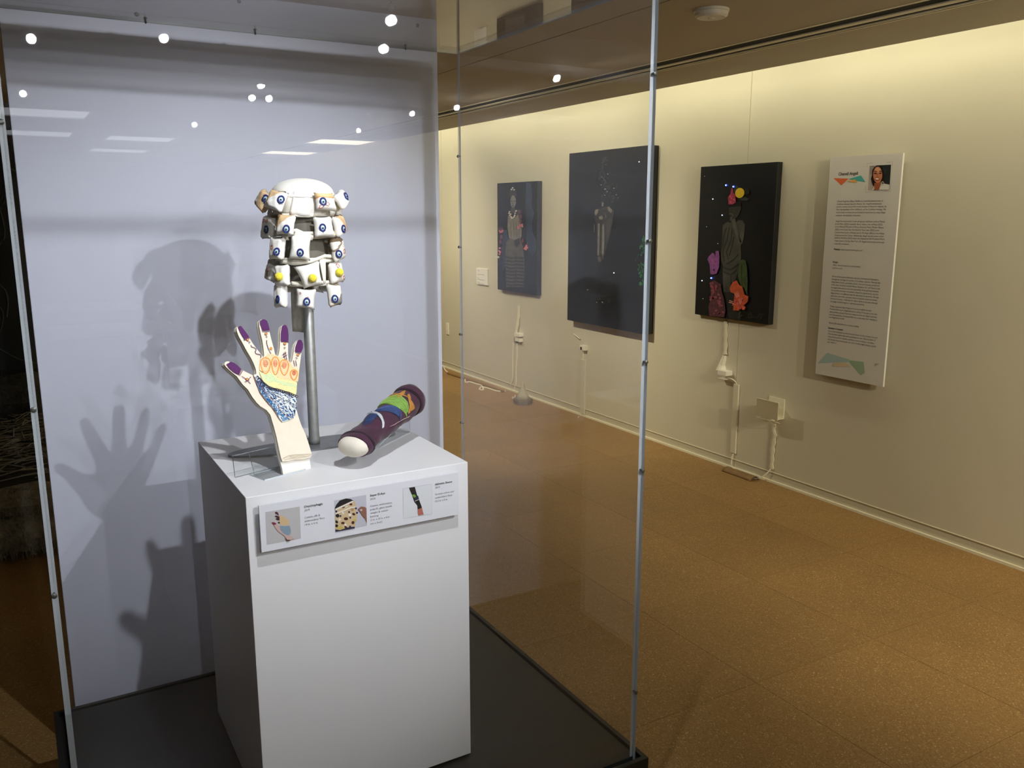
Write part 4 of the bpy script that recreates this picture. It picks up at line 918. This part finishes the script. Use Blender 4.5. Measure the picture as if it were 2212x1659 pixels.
p.poly([(160, 850), (200, 810), (220, 820), (232, 850), (235, 790), (265, 790), (275, 850), (270, 960), (245, 1030), (205, 1040), (180, 1035), (172, 940), (148, 880)], mo)
p.poly([(205, 985), (225, 980), (220, 1010)], M_artm); p.line([(200, 860), (215, 900), (230, 940)], 4, mat('pink_light', ''), up=False)
p.poly([(180, 1115), (225, 1100), (290, 1140), (300, 1220), (325, 1300), (340, 1420), (325, 1490), (170, 1475), (160, 1380), (185, 1300)], mat('rose_base', '#4f2630', .7, noise=(60, .5)))
for k in range(34):
    y = random.uniform(1115, 1465); x = random.uniform(180, 250+(y-1115)*.22); p.ell(x, y, random.uniform(10, 18), random.uniform(9, 15), mr_, rot=random.uniform(0, 3), n=7, up=(k == 0))
p.poly([(485, 900), (520, 880), (555, 895), (568, 960), (575, 1100), (570, 1260), (540, 1180), (500, 1150), (475, 1060)], gn); p.line([(515, 930), (512, 1050), (518, 1160)], 6, mat('cactus_dark', '#1f2c16', .6))
p.poly([(398, 1160), (420, 1120), (460, 1100), (490, 1150), (520, 1165), (545, 1250), (585, 1270), (580, 1320), (540, 1360), (480, 1420), (425, 1415), (430, 1330), (440, 1240), (400, 1225), (388, 1190)], oc)
for k in range(16):
    a = k/16*2*PI; x, y = 480+55*math.cos(a)*random.uniform(.3, 1.2), 1330+50*math.sin(a)*random.uniform(.3, 1.2); p.ell(x, y, 22, 10, co, rot=a, n=9, up=(k == 0))
p.ell(535, 1390, 18, 22, co, rot=.6, up=False)
for q in ([(380, 1330), (420, 1340), (450, 1355)], [(385, 1312), (425, 1325)], [(440, 1235), (470, 1280)], [(455, 1225), (480, 1275)], [(470, 1215), (490, 1270)], [(500, 1290), (495, 1350)], [(520, 1290), (505, 1350)]): p.line(q, 5, mat('stamen', '#eba59a', .6), up=(q[0][0] == 380))
st_ = mat('stem_dark', '#3a4a30', .6)
for q in ([(490, 1400), (495, 1450), (480, 1510)], [(480, 1460), (510, 1430)], [(480, 1490), (525, 1465)]): p.line(q, 4, st_, up=False)
sg = mat('signature_grey', '#44443e', .6)
p.line([(612, 1445), (585, 1460), (588, 1490), (612, 1495)], 3, sg); p.line([(618, 1440), (622, 1495), (632, 1475), (640, 1492), (655, 1478), (662, 1495), (680, 1490)], 3, sg, up=False); p.line([(690, 1490), (700, 1450), (725, 1455), (720, 1500), (700, 1505)], 3, sg, up=False); p.line([(725, 1460), (745, 1455), (755, 1470)], 2, sg, up=False)
p.build('painted_figure', t)
for x, y, m_ in ((336, 98, 'b'), (414, 113, 'b'), (194, 244, 'w'), (292, 414, 'w'), (128, 536, 'd'), (247, 713, 'd'), (181, 1077, 'b'), (80, 1104, 'w'), (90, 1295, 'd'), (107, 3, 'd')):
    q = hitp(1500+x/4.88, 380+y/4.88, pl.p0+pl.n*.0015, pl.n); bm = bmesh.new(); bmesh.ops.create_icosphere(bm, subdivisions=2, radius={'b': .0058, 'w': .0035, 'd': .002}[m_])
    for v_ in bm.verts: v_.co += q
    obj('led', bm, {'b': mat('led_blue', (.02, .06, 1.), .3, emit=5), 'w': mat('led_pale', (.7, .8, 1.), .3, emit=1.6), 'd': mat('led_dim', (.5, .55, .6), .3, emit=.5)}[m_], t)
    if m_ == 'b':
        bm = bmesh.new(); bmesh.ops.create_icosphere(bm, subdivisions=2, radius=.003)
        for v_ in bm.verts: v_.co += q-Vector((.005, 0, 0))
        obj('led_core', bm, mat('led_core', (.5, .7, 1.), .3, emit=6), t)

# ------------------------------------------------------------------ text panel
FXS = 3.748
t = thing('text_panel', 'tall white exhibition text panel with a portrait photo and coloured triangles', 'sign', (FXS, 2.95, .70))
pl = Plane((FXS, 0, 0), (-1, 0, 0), (0, -1, 0), (0, 0, 1))
pts = [pl.px(*q) for q in ((1793, 341), (1762, 809), (1949, 330), (1909, 834))]
y1 = (pts[0].y+pts[1].y)/2; y0 = (pts[2].y+pts[3].y)/2; z1 = (pts[0].z+pts[2].z)/2; z0 = (pts[1].z+pts[3].z)/2
obj('board', boxm(FXS, FXS+.012, y0, y1, z0, z1), mat('sign_white', '#dad7d0', .55), t)
obj('standoff', boxm(FXS+.012, WX, y0+.04, y1-.04, z0+.05, z1-.05), mat('foam_grey', ''), t)
CS = (1740, 310, 3.0167)
def lines(L, m, name, h, bold=0.):
    bm = bmesh.new()
    for s, x0, y0_, x1 in L:
        a = pl.px(1740+x0/3.0167, 310+(y0_+4)/3.0167); b = pl.px(1740+x1/3.0167, 310+(y0_+4)/3.0167)
        text_bm(bm, s, a, Vector((0, -1, 0)), Vector((0, 0, 1)), Vector((-1, 0, 0)), h, abs(a.y-b.y), bold)
    obj(name, bm, m, t)
lines([('Chanell Angeli', 215, 205, 342)], M_ink, 'title_lettering', .0155, .014)
lines([('Chanell Angelique (Bajan Sheffan) is a multidisciplinary artist of', 205, 378, 505), ('Caribbean descent, based in Atlanta, GA. Angell\'s mixed-media', 204, 396, 497), ('practice centers around the woven energies of diasporic religions, the', 203, 413, 529), ('flora representative of her childhood, and her Caribbean heritage. Her', 202, 431, 526), ('work creates an immersive and textured experience by using collage,', 200, 450, 522), ('sculpture, photography, and poetry.', 198, 469, 360)], M_ink2, 'lettering', .0085)
lines([('Angell has shown work in solo and group exhibitions such as: Planets', 197, 507, 518), ('in the Metro (2022) at Jennifer Balcos Gallery, Soul of Music (2022)', 195, 525, 503), ('at the National Museum of African American Music, Mother Nature', 194, 543, 509), ('(2022) at the Cook Club, One Hundred Years Later (2022) at the', 193, 561, 480), ('Cultural Arts Center of Atlanta, and So We Begin (2021) at the Atlanta', 192, 580, 514), ('Contemporary Art Center. Additionally, Angell was the winner of the', 190, 598, 509), ('world on Ad Show (2022) where she displayed at the Westfield World', 189, 615, 516), ('Trade Center in Oculus, New York, NY. Angell received top honors and', 188, 634, 513), ('a specialty in sculpture.', 187, 653, 286)], M_ink2, 'lettering', .0085)
lines([('Website:', 185, 690, 226)], M_ink, 'heading_lettering', .0095, .015); lines([('https://www.chanellangeli.com/', 230, 692, 373)], M_ink2, 'lettering', .0085)
lines([('Origin', 178, 773, 212)], M_ink, 'heading_lettering', .0095, .015); lines([('2022. mixed media on wood panel', 178, 792, 357), ('various sizes', 177, 811, 240)], M_ink2, 'lettering', .0085)
lines([('All my works explore illusionist, spiritual, and memorial dimensions', 172, 866, 480), ('through my heritage as a woman of Caribbean descent. Through the', 171, 884, 490), ('integration of tech, spirituality and art, my work focuses on themes', 170, 902, 484), ('of the divine feminine and the African Diaspora, Sci- and Tech-trends', 169, 920, 487), ('as plugins that enhance the interoperability of my spiritual practice.', 168, 938, 480), ('Accessibility has been an ambition chased for generations, and the', 167, 956, 477), ('digital divide is no different than the allocation of resources, through', 166, 974, 480), ('gold mines, job routes, and other forms of systemic racism and power,', 165, 992, 472), ('present in society. I challenge the digital divide in my piece through', 164, 1010, 472), ('my usage of technology for a spiritual experience.', 163, 1028, 385)], M_ink2, 'lettering', .0085)
lines([('Today, a person\'s digital fingerprints are as insightful as their', 160, 1060, 434), ('Potential Data pools. Digital privacy is a thing of the past as the tech', 159, 1078, 470), ('advancement industry find more ways to track our digital activities', 157, 1096, 468), ('and characteristics, forming profiles on us that help them identify us', 156, 1114, 470), ('as a fingerprint would.', 155, 1131, 255)], M_ink2, 'lettering', .0085)
lines([('Access QR code below to continue reading', 153, 1168, 350)], M_ink2, 'lettering', .0085)
lines([('Invitation to Interact:', 149, 1202, 246)], M_ink, 'heading_lettering', .0095, .015)
lines([('Come close and speak words of love and honor to this artwork. You will', 148, 1221, 472), ('then see them twinkle like stars specifically for you. This is a token of', 147, 1239, 460), ('I see and am present that the universe is even working in our favor,', 146, 1257, 452), ('and though these routes path ours there is still a light shining to guide', 145, 1275, 464), ('you. Follow it.', 143, 1293, 202)], M_ink2, 'lettering', .0085)
p = Print(pl, .0005, (1780, 320, 10.367))
p.poly([(215, 672), (555, 680), (390, 835)], FG('orange_tri', '#dc6a3a')); p.poly([(555, 690), (830, 612), (930, 758), (735, 730), (610, 705)], FG('teal_tri', '#4aa9a8')); p.poly([(525, 742), (690, 695), (725, 725), (745, 772), (640, 765)], FG('gold_tri', '#e0ae5c'))
p.build('triangle_logo', t)
p = Print(pl, .0005, (1760, 580, 6.144))
p.poly([(38, 1258), (165, 1118), (450, 1205), (475, 1225), (440, 1245), (230, 1250)], FG('pale_blue_tri', '#a9c2c0')); p.build('triangle', t, 'pale blue triangle')
p = Print(pl, .0005, (1760, 580, 6.144)); p.poly([(475, 1218), (650, 1240), (665, 1385), (612, 1420), (455, 1240)], FG('pale_green_tri', '#9db99a')); p.build('triangle', t, 'pale green triangle')
p = Print(pl, .0005, (1760, 580, 6.144)); p.k = 1; p.poly([(228, 1300), (260, 1250), (400, 1250), (480, 1300)], FG('pale_tan_tri', '#d8c5a2')); p.build('triangle', t, 'pale tan triangle')
p = Print(pl, .0005, (1760, 580, 6.144)); p.poly([(800, 1262), (855, 1262), (800, 1300)], FG('grey_tri', '#b0aca6')); p.build('triangle', t, 'grey triangle tip')
p = Print(pl, .0005, (1780, 320, 10.367)); gl_ = FG('line_grey', '#b0aca0')
p.poly([(1022, 398), (1505, 370), (1470, 925), (985, 945)], FG('photo_wall', '#b8aaa0'))
for k in range(8): p.line([(1025, 412+k*24), (1150, 404+k*24)], 6, FG('blind', '#7d766e'), up=(k == 0))
p.poly([(1165, 388), (1505, 370), (1475, 810), (1300, 790), (1200, 500)], FG('photo_dark', '#18211f'))
p.poly([(1300, 470), (1345, 430), (1400, 500), (1370, 600)], FG('photo_leaf', '#26332e'))
p.poly([(1080, 940), (1130, 850), (1200, 830), (1290, 800), (1380, 800), (1470, 820), (1462, 928)], FG('jacket', '#e8e6e0'))
p.poly([(1100, 830), (1060, 690), (1090, 600), (1090, 500), (1140, 420), (1230, 385), (1310, 405), (1350, 500), (1360, 620), (1330, 700), (1180, 840)], FG('curly_hair', '#14100e'))
p.poly([(1135, 940), (1140, 780), (1290, 780), (1240, 935)], FG('neck_skin', '#a0552f')); p.ell(1215, 600, 102, 185, FG('face_skin', '#c77c55'), n=26)
p.ell(1215, 490, 62, 60, FG('face_lit', '#dca079'), n=16)
p.line([(1140, 525), (1180, 515), (1205, 530)], 12, FG('brow', '#3a1f14')); p.line([(1245, 520), (1280, 512), (1310, 528)], 12, FG('brow', ''), up=False); p.line([(1140, 562), (1195, 570)], 18, FG('brow', ''), up=False); p.line([(1250, 562), (1300, 566)], 18, FG('brow', ''), up=False)
p.line([(1220, 570), (1205, 640), (1240, 645)], 8, FG('nose_shade', '#9c5a3c'), up=False)
p.ell(1210, 690, 52, 28, FG('lip', '#a8402f'), n=16); p.ell(1210, 690, 42, 16, FG('teeth', '#f4efe6'), n=14)
p.line([(1330, 740), (1370, 800), (1325, 840), (1305, 790), (1330, 740)], 12, FG('earring', '#d8c8a8'))
for q in ([(985, 430), (985, 345), (1120, 335)], [(1420, 318), (1553, 308), (1548, 400)], [(955, 840), (945, 990), (1070, 980)], [(1370, 975), (1498, 968), (1510, 820)]): p.line(q, 7, gl_, up=False)
p.build('portrait_print', t, 'printed portrait of a smiling person with dark curly hair')

# small wall tag
tl = Plane((WX-.008, 0, 0), (-1, 0, 0), (0, -1, 0), (0, 0, 1))
P4 = [tl.px(*q) for q in ((1030, 579), (1030, 615), (1054, 581), (1054, 617))]
y1 = P4[0].y; y0 = P4[2].y; z1 = P4[0].z; z0 = P4[3].z
t = thing('wall_tag', 'small white text tag on the wall left of the blue portrait artwork', 'label', (WX-.008, (y0+y1)/2, z0))
obj('card', boxm(WX-.014, WX, y0, y1, z0, z1), mat('tag_white', '#f4f2ec', .5), t)
bm = bmesh.new()
for yy, l_ in ((584, .04), (592, .13), (600, .03), (603, .13), (609, .04), (612, .13)):
    a = tl.px(1033, yy); box(bm, WX-.0146, WX-.014, a.y-l_, a.y, a.z-.003, a.z)
obj('printed_lines', bm, M_ink2, t)

# ================================================================== plugs and cords along the wall
wl = Plane((WX-.004, 0, 0), (-1, 0, 0), (0, -1, 0), (0, 0, 1))
M_cord = mat('cord_white', '#efe9d6', .5); M_tape = mat('tape_cream', '#e6dfc6', .6, bump=(60, .4, .002))
def wp(x, y, off=.006):
    return hitp(x, y, Vector((WX-off, 0, 0)), Vector((-1, 0, 0)))
def fp(x, y, z=.004): return hit(x, y, 2, z)
def cord(pts, r=.003, label=None, name='power_cord', parent=None, m=M_cord):
    bm = bmesh.new(); tube(bm, smoothpath(pts, 6), r, 6)
    o = obj(name, bm, m, parent, smooth=True)
    if label: tag(o, label, 'cord')
    return o
def tape(pts, w_, name='cord_tape', parent=None, th=.003):
    bm = bmesh.new(); L = []
    P = smoothpath(pts, 4)
    for i, q in enumerate(P):
        ww = w_*(1+.25*math.sin(i*1.7)); L.append([bm.verts.new(q+Vector((dx, dy, 0))) for dx, dy in ((th, -ww/2), (-th, -ww/2), (-th*2, 0), (-th, ww/2), (th, ww/2))])
    for A, B in zip(L, L[1:]):
        for k in range(5): bm.faces.new((A[k], A[(k+1) % 5], B[(k+1) % 5], B[k]))
    bm.faces.new(L[0]); bm.faces.new(L[-1][::-1]); fixn(bm); return obj(name, bm, M_tape, parent, smooth=False)
def wbox(bm, x0, y0, x1, y1, d0, d1, bev=.002):
    a = wp(x0, y0, d1); b = wp(x1, y1, d1); box(bm, WX-d1, WX-d0, b.y, a.y, b.z, a.z, bev=bev)
# under the blue portrait
t = thing('wall_adapter', 'white plug adapter and taped cord below the small blue portrait artwork', 'power adapter', wp(1116, 735))
tape([wp(1119, 660, .005), wp(1120, 680, .006), wp(1118, 700, .012), wp(1114, 722, .02)], .035, parent=t, th=.004)
bm = bmesh.new(); wbox(bm, 1111, 719, 1121, 728, .0, .045); obj('adapter_body', bm, M_plastic, t)
bm = bmesh.new(); wbox(bm, 1112, 729, 1122, 739, .0, .035); obj('plug', bm, M_plastic, t)
bm = bmesh.new(); wbox(bm, 1110, 729, 1113, 742, .0, .03); obj('socket_side', bm, mat('plug_grey', '#8f8d84', .5), t)
cord([wp(1109, 740, .008), wp(1108, 770), wp(1108, 800), wp(1107, 820), wp(1103, 832)], .0065, parent=t, name='cord_channel')
cord([wp(1117, 742, .008), wp(1117, 770), wp(1115, 800), wp(1115, 825), wp(1113, 835)], .0065, parent=t, name='cord_channel')
bm = bmesh.new(); tube(bm, smoothpath([wp(1111, 836), wp(1113, 850), fp(1112, 858, .02), fp(1106, 858, .006), fp(1112, 862, .006), fp(1122, 857, .006), fp(1117, 865, .006), fp(1128, 862, .008)], 6), .004, 6)
tag(obj('power_cord', bm, M_cord, smooth=True), 'tangled white cord on the floor beneath the blue portrait artwork', 'cord')
t = thing('grey_bell', 'small grey bell-shaped object on the floor by the skirting', 'ornament', fp(1135, 870, 0))
c = fp(1136, 871, 0)+Vector((-.03, .0, 0)); bm = bmesh.new(); lathe(bm, c, [(.075, 0), (.082, .030), (.080, .045)], 6); fixn(bm); obj('foot', bm, mat('putty_grey', '#857a68', .7), t)
bm = bmesh.new(); lathe(bm, c, [(.065, .045), (.045, .075), (.025, .12), (.012, .17), (.006, .185)], 14); fixn(bm); obj('spire', bm, mat('pale_grey', '#b5ad98', .6), t, smooth=True)
# cord along the skirting, far end
bm = bmesh.new(); tube(bm, smoothpath([wp(957, 789), fp(964, 802), fp(985, 812), fp(1003, 818), fp(1006, 826), fp(1014, 825), fp(1028, 829), fp(1040, 833), fp(1044, 842), fp(1036, 841), fp(1040, 836), fp(1052, 838), fp(1075, 845), fp(1092, 845)], 6), .007, 6)
tag(obj('floor_cord', bm, M_cord, smooth=True), 'looped white cord lying along the far end of the skirting', 'cord')
t = thing('cord_cover', 'brown cord cover strip on the floor at the far end of the skirting', 'cord cover', fp(1050, 838, 0))
bm = bmesh.new(); tube(bm, [fp(968, 806, .008), fp(1020, 823, .008), fp(1088, 846, .008)], [.014, .016, .012], 8); obj('strip', bm, mat('cover_brown', '#8a6a3c', .7), t)
# under the large artwork
t = thing('sensor_box', 'tiny white box with a dark button below the largest artwork', 'sensor', wp(1257, 751))
bm = bmesh.new(); wbox(bm, 1252, 745, 1261.5, 758, .0, .035); obj('case', bm, M_plastic, t)
bm = bmesh.new(); wbox(bm, 1253.2, 749, 1256.5, 756, .0351, .037, bev=0); obj('button', bm, M_groove, t)
cord([wp(1259, 759, .006), wp(1260, 768), wp(1260, 800), wp(1258, 840), wp(1256, 880)], .0035, parent=t, name='cord')
cord([wp(1239, 721, .02), wp(1245, 726, .025), wp(1252, 732, .012)], .004, 'short white cord end below the largest artwork')
t = thing('cord_raceway', 'painted cord raceway running down the wall below the largest artwork', 'raceway', wp(1255, 890))
a = wp(1257, 776, .010); b = wp(1254, 893, .010); obj('channel', boxm(WX-.010, WX, a.y-.045, a.y+.02, b.z, a.z, bev=.003), M_wall, t)
cord([wp(1255, 892), wp(1252, 898), fp(1249, 902)], .004, parent=t, name='cord')
# under the lemon artwork
t = thing('taped_adapter', 'white plug adapter and crumpled tape below the lemon artwork', 'power adapter', wp(1560, 805))
tape([wp(1568, 694, .004), wp(1567, 720, .004), wp(1567, 745, .006), wp(1566, 765, .010)], .028, parent=t)
bm = bmesh.new(); P_ = [(1562, 768, .03, .012), (1560, 778, .045, .018), (1557, 788, .050, .022), (1555, 799, .085, .030)]; L = []
for i, (x, y, w2, d) in enumerate(P_):
    q = wp(x+4, y, .0); L.append([bm.verts.new((WX-(d if k in (1, 2, 3) else .001)*(1+.15*math.sin(k*2+i)), q.y-w2/2+w2*k/4*1.0, q.z+.004*math.sin(k*3+i))) for k in range(5)])
for A, B in zip(L, L[1:]):
    for k in range(4): bm.faces.new((A[k], A[k+1], B[k+1], B[k]))
fixn(bm); bmesh.ops.solidify(bm, geom=bm.faces[:], thickness=.001); obj('crumpled_tape', bm, mat('tape_white', '#efe9d8', .4, bump=(80, .6, .003)), t)
bm = bmesh.new(); wbox(bm, 1550, 799, 1568, 813, .0, .055); obj('adapter_body', bm, M_plastic, t)
bm = bmesh.new(); wbox(bm, 1550, 816, 1567, 821, .0, .05); obj('plug', bm, M_plastic, t)
cord([wp(1563, 817, .03), wp(1572, 817, .03), wp(1583, 820, .02), wp(1590, 827, .008), wp(1591, 835, .006)], .004, parent=t, name='cord')
t = thing('wall_raceway', 'painted cord raceway on the wall seam below the lemon artwork', 'raceway', wp(1587, 975))
a = wp(1594, 831, .012); b = wp(1582, 979, .012); obj('channel', boxm(WX-.012, WX, b.y-.022, b.y+.022, b.z, a.z, bev=.003), mat('raceway_paint', '#dfd9c2', .5), t)
cord([wp(1583.5, 980, .010), wp(1581, 990, .012), wp(1579.5, 1002, .012), wp(1579.5, 1010, .02)], .0042, parent=t, name='cord')
# brown paper trough
t = thing('cord_trough', 'brown half-round cord cover on the cork floor by the skirting', 'cord cover', fp(1610, 1025, 0))
a = fp(1568, 1016, 0); b = fp(1640, 1036, 0); a.x = WX-.062; b.x = WX-.062; bm = bmesh.new(); L = []
for i in range(9):
    q = a.lerp(b, i/8); L.append([bm.verts.new(q+Vector((.036*math.cos(an), 0, .024*math.sin(an)+.0005))) for an in [PI*k/10 for k in range(11)]])
for A, B in zip(L, L[1:]):
    for k in range(10): bm.faces.new((A[k], A[k+1], B[k+1], B[k]))
fixn(bm); bmesh.ops.solidify(bm, geom=bm.faces[:], thickness=.002); obj('half_tube', bm, mat('kraft_brown', '#80623a', .7, noise=(30, .15)), t, smooth=True)
cord([wp(1579.5, 1008, .03), wp(1598, 1020, .035), wp(1625, 1032, .035), wp(1642, 1032, .030), wp(1655, 1024, .02), wp(1664, 1014, .012)], .004, 'white cord curving from the floor trough to the taped wall cord')
# shelf with the white box
t = thing('plug_shelf', 'clear acrylic wall bracket holding a small white device, lower wall right of the lemon artwork', 'wall bracket', wp(1680, 905, .05))
bx0 = wp(1696, 862, .0); YA = wp(1661, 857, .004).y; YBm = bx0.y; ZT = wp(1697, 864, .004).z; ZB = wp(1697, 905, .004).z
D = .105
obj('back_plate', boxm(WX-.004, WX, YBm, YA, ZB, ZT), M_trim, t)
bm = boxm(WX-D, WX, YBm, YBm+.11, ZB-.004, ZB); obj('shelf', bm, M_trim, t)
fr = Plane((WX-D, 0, 0), (-1, 0, 0), (0, -1, 0), (0, 0, 1)); fa = fr.px(1636, 860); fb = fr.px(1680, 909)
bm = boxm(WX-D-.004, WX-D, fb.y, fa.y, fb.z, fa.z); obj('front_plate', bm, mat('plate_cloudy', '#cbc3a4', .25), t)
bm = boxm(WX-D-.0048, WX-D+.001, fb.y, fa.y, fa.z, fa.z+.003); obj('plate_rim', bm, M_trim, t)
bm = boxm(WX-.085, WX-.035, YBm+.012, YBm+.10, ZB+.0005, ZT-.022, bev=.008); obj('device', bm, M_plastic, t)
for dy, dz in ((0, 0), (.0, -.012)):
    bm = bmesh.new(); lathe(bm, (WX-.055-abs(dz), YBm+.0122, ZT-.05+dz), [(.003, 0), (.003, -.0012)], 8, Vector((0, 1, 0))); fixn(bm); obj('indicator', bm, M_groove, t)
for yy in (883, 897):
    q = fr.px(1672.5, yy); bm = bmesh.new(); lathe(bm, q, [(.0035, 0), (.003, .003)], 8, Vector((-1, 0, 0))); fixn(bm); obj('screw', bm, M_plastic, t)
cord([fr.px(1650, 900)+Vector((.03, 0, 0)), fr.px(1643, 904)+Vector((.03, 0, 0)), fr.px(1646, 911)+Vector((.03, 0, 0)), fr.px(1656, 912)+Vector((.04, 0, 0)), fr.px(1667, 910)+Vector((.05, 0, 0))], .0018, parent=t, name='wire_loop')
cord([fr.px(1655, 904)+Vector((.03, 0, 0)), fr.px(1660, 912)+Vector((.04, 0, 0)), fr.px(1668, 918)+Vector((.06, 0, 0)), wp(1670, 922, .012)], .0018, parent=t, name='wire_loop')
tape([wp(1671, 915, .006), wp(1671, 932, .006), wp(1673, 938, .006), wp(1670, 955, .006), wp(1668, 975, .006), wp(1667, 995, .006), wp(1666, 1013, .006)], .030, parent=t)
# outlets at far left
for k, (x0, x1, lab) in enumerate(((963, 968.5, 'white wall outlet plate at the far left end of the gallery wall'),)):
    t = thing('wall_outlet', lab, 'outlet', wp(965, 725)); bm = bmesh.new(); wbox(bm, x0, 697, x1, 723, 0, .010); obj('cover_plate', bm, M_plastic, t)
    bm = bmesh.new(); wbox(bm, x0+1.8, 701, x1-1.6, 708, .0101, .0115, bev=0); wbox(bm, x0+1.8, 712, x1-1.6, 719, .0101, .0115, bev=0); obj('socket', bm, M_trim, t)

# ================================================================== dim installation behind the left edge of the case
t = thing('dark_mural', 'dark grey-blue mural board standing beyond the left side of the case', 'artwork', (-.9, 6.5, 0))
M_mur = mat('mural_dark', '#2a3236', .35, noise=(1.8, .55)); obj('board', boxm(-2.6, .55, 6.5, 6.56, .55, 2.25), M_mur, t)
bm = bmesh.new(); mz = random.Random(3)
for k in range(26):
    x = mz.uniform(-1.2, .4); z = mz.uniform(.7, 1.65); a = mz.uniform(-.8, 2.2); L_ = mz.uniform(.15, .5)
    P_ = smoothpath([(x, 6.4995, z), (x+L_*.5*math.cos(a)+.03, 6.4995, z+L_*.5*math.sin(a)), (x+L_*math.cos(a+.3), 6.4995, z+L_*math.sin(a+.3))], 4); tube(bm, P_, .006, 4)
obj('brush_marks', bm, mat('mural_mark', '#4c5a5e', .6), t)['kind'] = 'stuff'
obj('base', boxm(-2.6, .55, 6.5, 6.56, 0, .55), mat('mural_base', '#16191a', .6), t)
# platform with fleece and sticks
t = thing('nest_platform', 'low platform with a pale fleece skirt beyond the left side of the case', 'platform', (-.9, 5.2, 0))
obj('core', boxm(-2.2, .30, 4.50, 6.2, 0, .30), mat('soil_dark', '#1c1712', .95, noise=(12, .5), bump=(40, .8, .01)), t)
M_fl = mat('fleece', '#858072', 1., noise=(25, .25), bump=(60, 1., .01))
def fleece(path, r, name, n, m):
    bm = bmesh.new(); P_ = smoothpath(path, 10)
    tube(bm, P_, [r*(1+.12*math.sin(i*2.1)) for i in range(len(P_))], 10)
    for k in range(n):
        q = P_[random.randrange(len(P_)-1)].lerp(P_[random.randrange(len(P_)-1)], 0)+Vector((random.uniform(-.08, .08), 0, 0)); d = Vector((random.gauss(0, .4), -abs(random.gauss(0, 1)), random.gauss(0, .9))).normalized()
        a = q+d*r*.9; b = q+d*(r*1.0+.03)+Vector((random.gauss(0, .012), 0, -.018)); s = Vector((.004, 0, .002))
        f = bm.faces.new([bm.verts.new(a-s), bm.verts.new(a+s), bm.verts.new(b)])
    o = obj(name, bm, m, t, smooth=False); o['kind'] = 'stuff'; return o
fleece([(-2.2, 4.44, .10), (-1.2, 4.42, .11), (-.4, 4.42, .10), (.32, 4.44, .10)], .10, 'fleece_skirt', 2600, M_fl)
fleece([(-2.2, 4.46, .24), (-1.2, 4.45, .25), (-.4, 4.45, .25), (.32, 4.46, .24)], .08, 'fleece_skirt', 2200, M_fl)
fleece([(-2.2, 6.2, .40), (-1.2, 6.18, .42), (-.4, 6.2, .41), (.4, 6.2, .40)], .16, 'fleece_bank', 2600, mat('fleece_grey', '#4c4e4c', 1., noise=(20, .3), bump=(60, 1., .01)))
bm = bmesh.new()
for k in range(520):
    x, y = random.uniform(-1.5, .22), random.uniform(4.55, 6.0); a = random.uniform(0, PI); l_ = random.uniform(.12, .4); z = .305+random.uniform(0, .05)
    x2, y2 = min(.3, x+l_*math.cos(a)), y+l_*math.sin(a)*.7
    tube(bm, [(x, y, z), ((x+x2)/2, (y+y2)/2, z+.01), (x2, y2, z+random.uniform(-.01, .03))], .0028, 4)
o = obj('pale_sticks', bm, mat('stick_pale', '#9a988c', .8), t); o['kind'] = 'stuff'

# dark furniture of the room behind the viewer, seen only as reflections
for k, (x, y) in enumerate(((-.9, -3.2), (.6, -4.0))):
    t = thing('side_table', ['low white table behind the viewer on the left', 'low white table behind the viewer on the right'][k], 'table', (x, y, 0))
    obj('tabletop', boxm(x-.4, x+.4, y-.3, y+.3, .70, .73, bev=.004), M_white, t)
    for sx_ in (-.36, .36):
        for sy_ in (-.26, .26): obj('leg', boxm(x+sx_-.02, x+sx_+.02, y+sy_-.02, y+sy_+.02, 0, .70), M_steel, t)
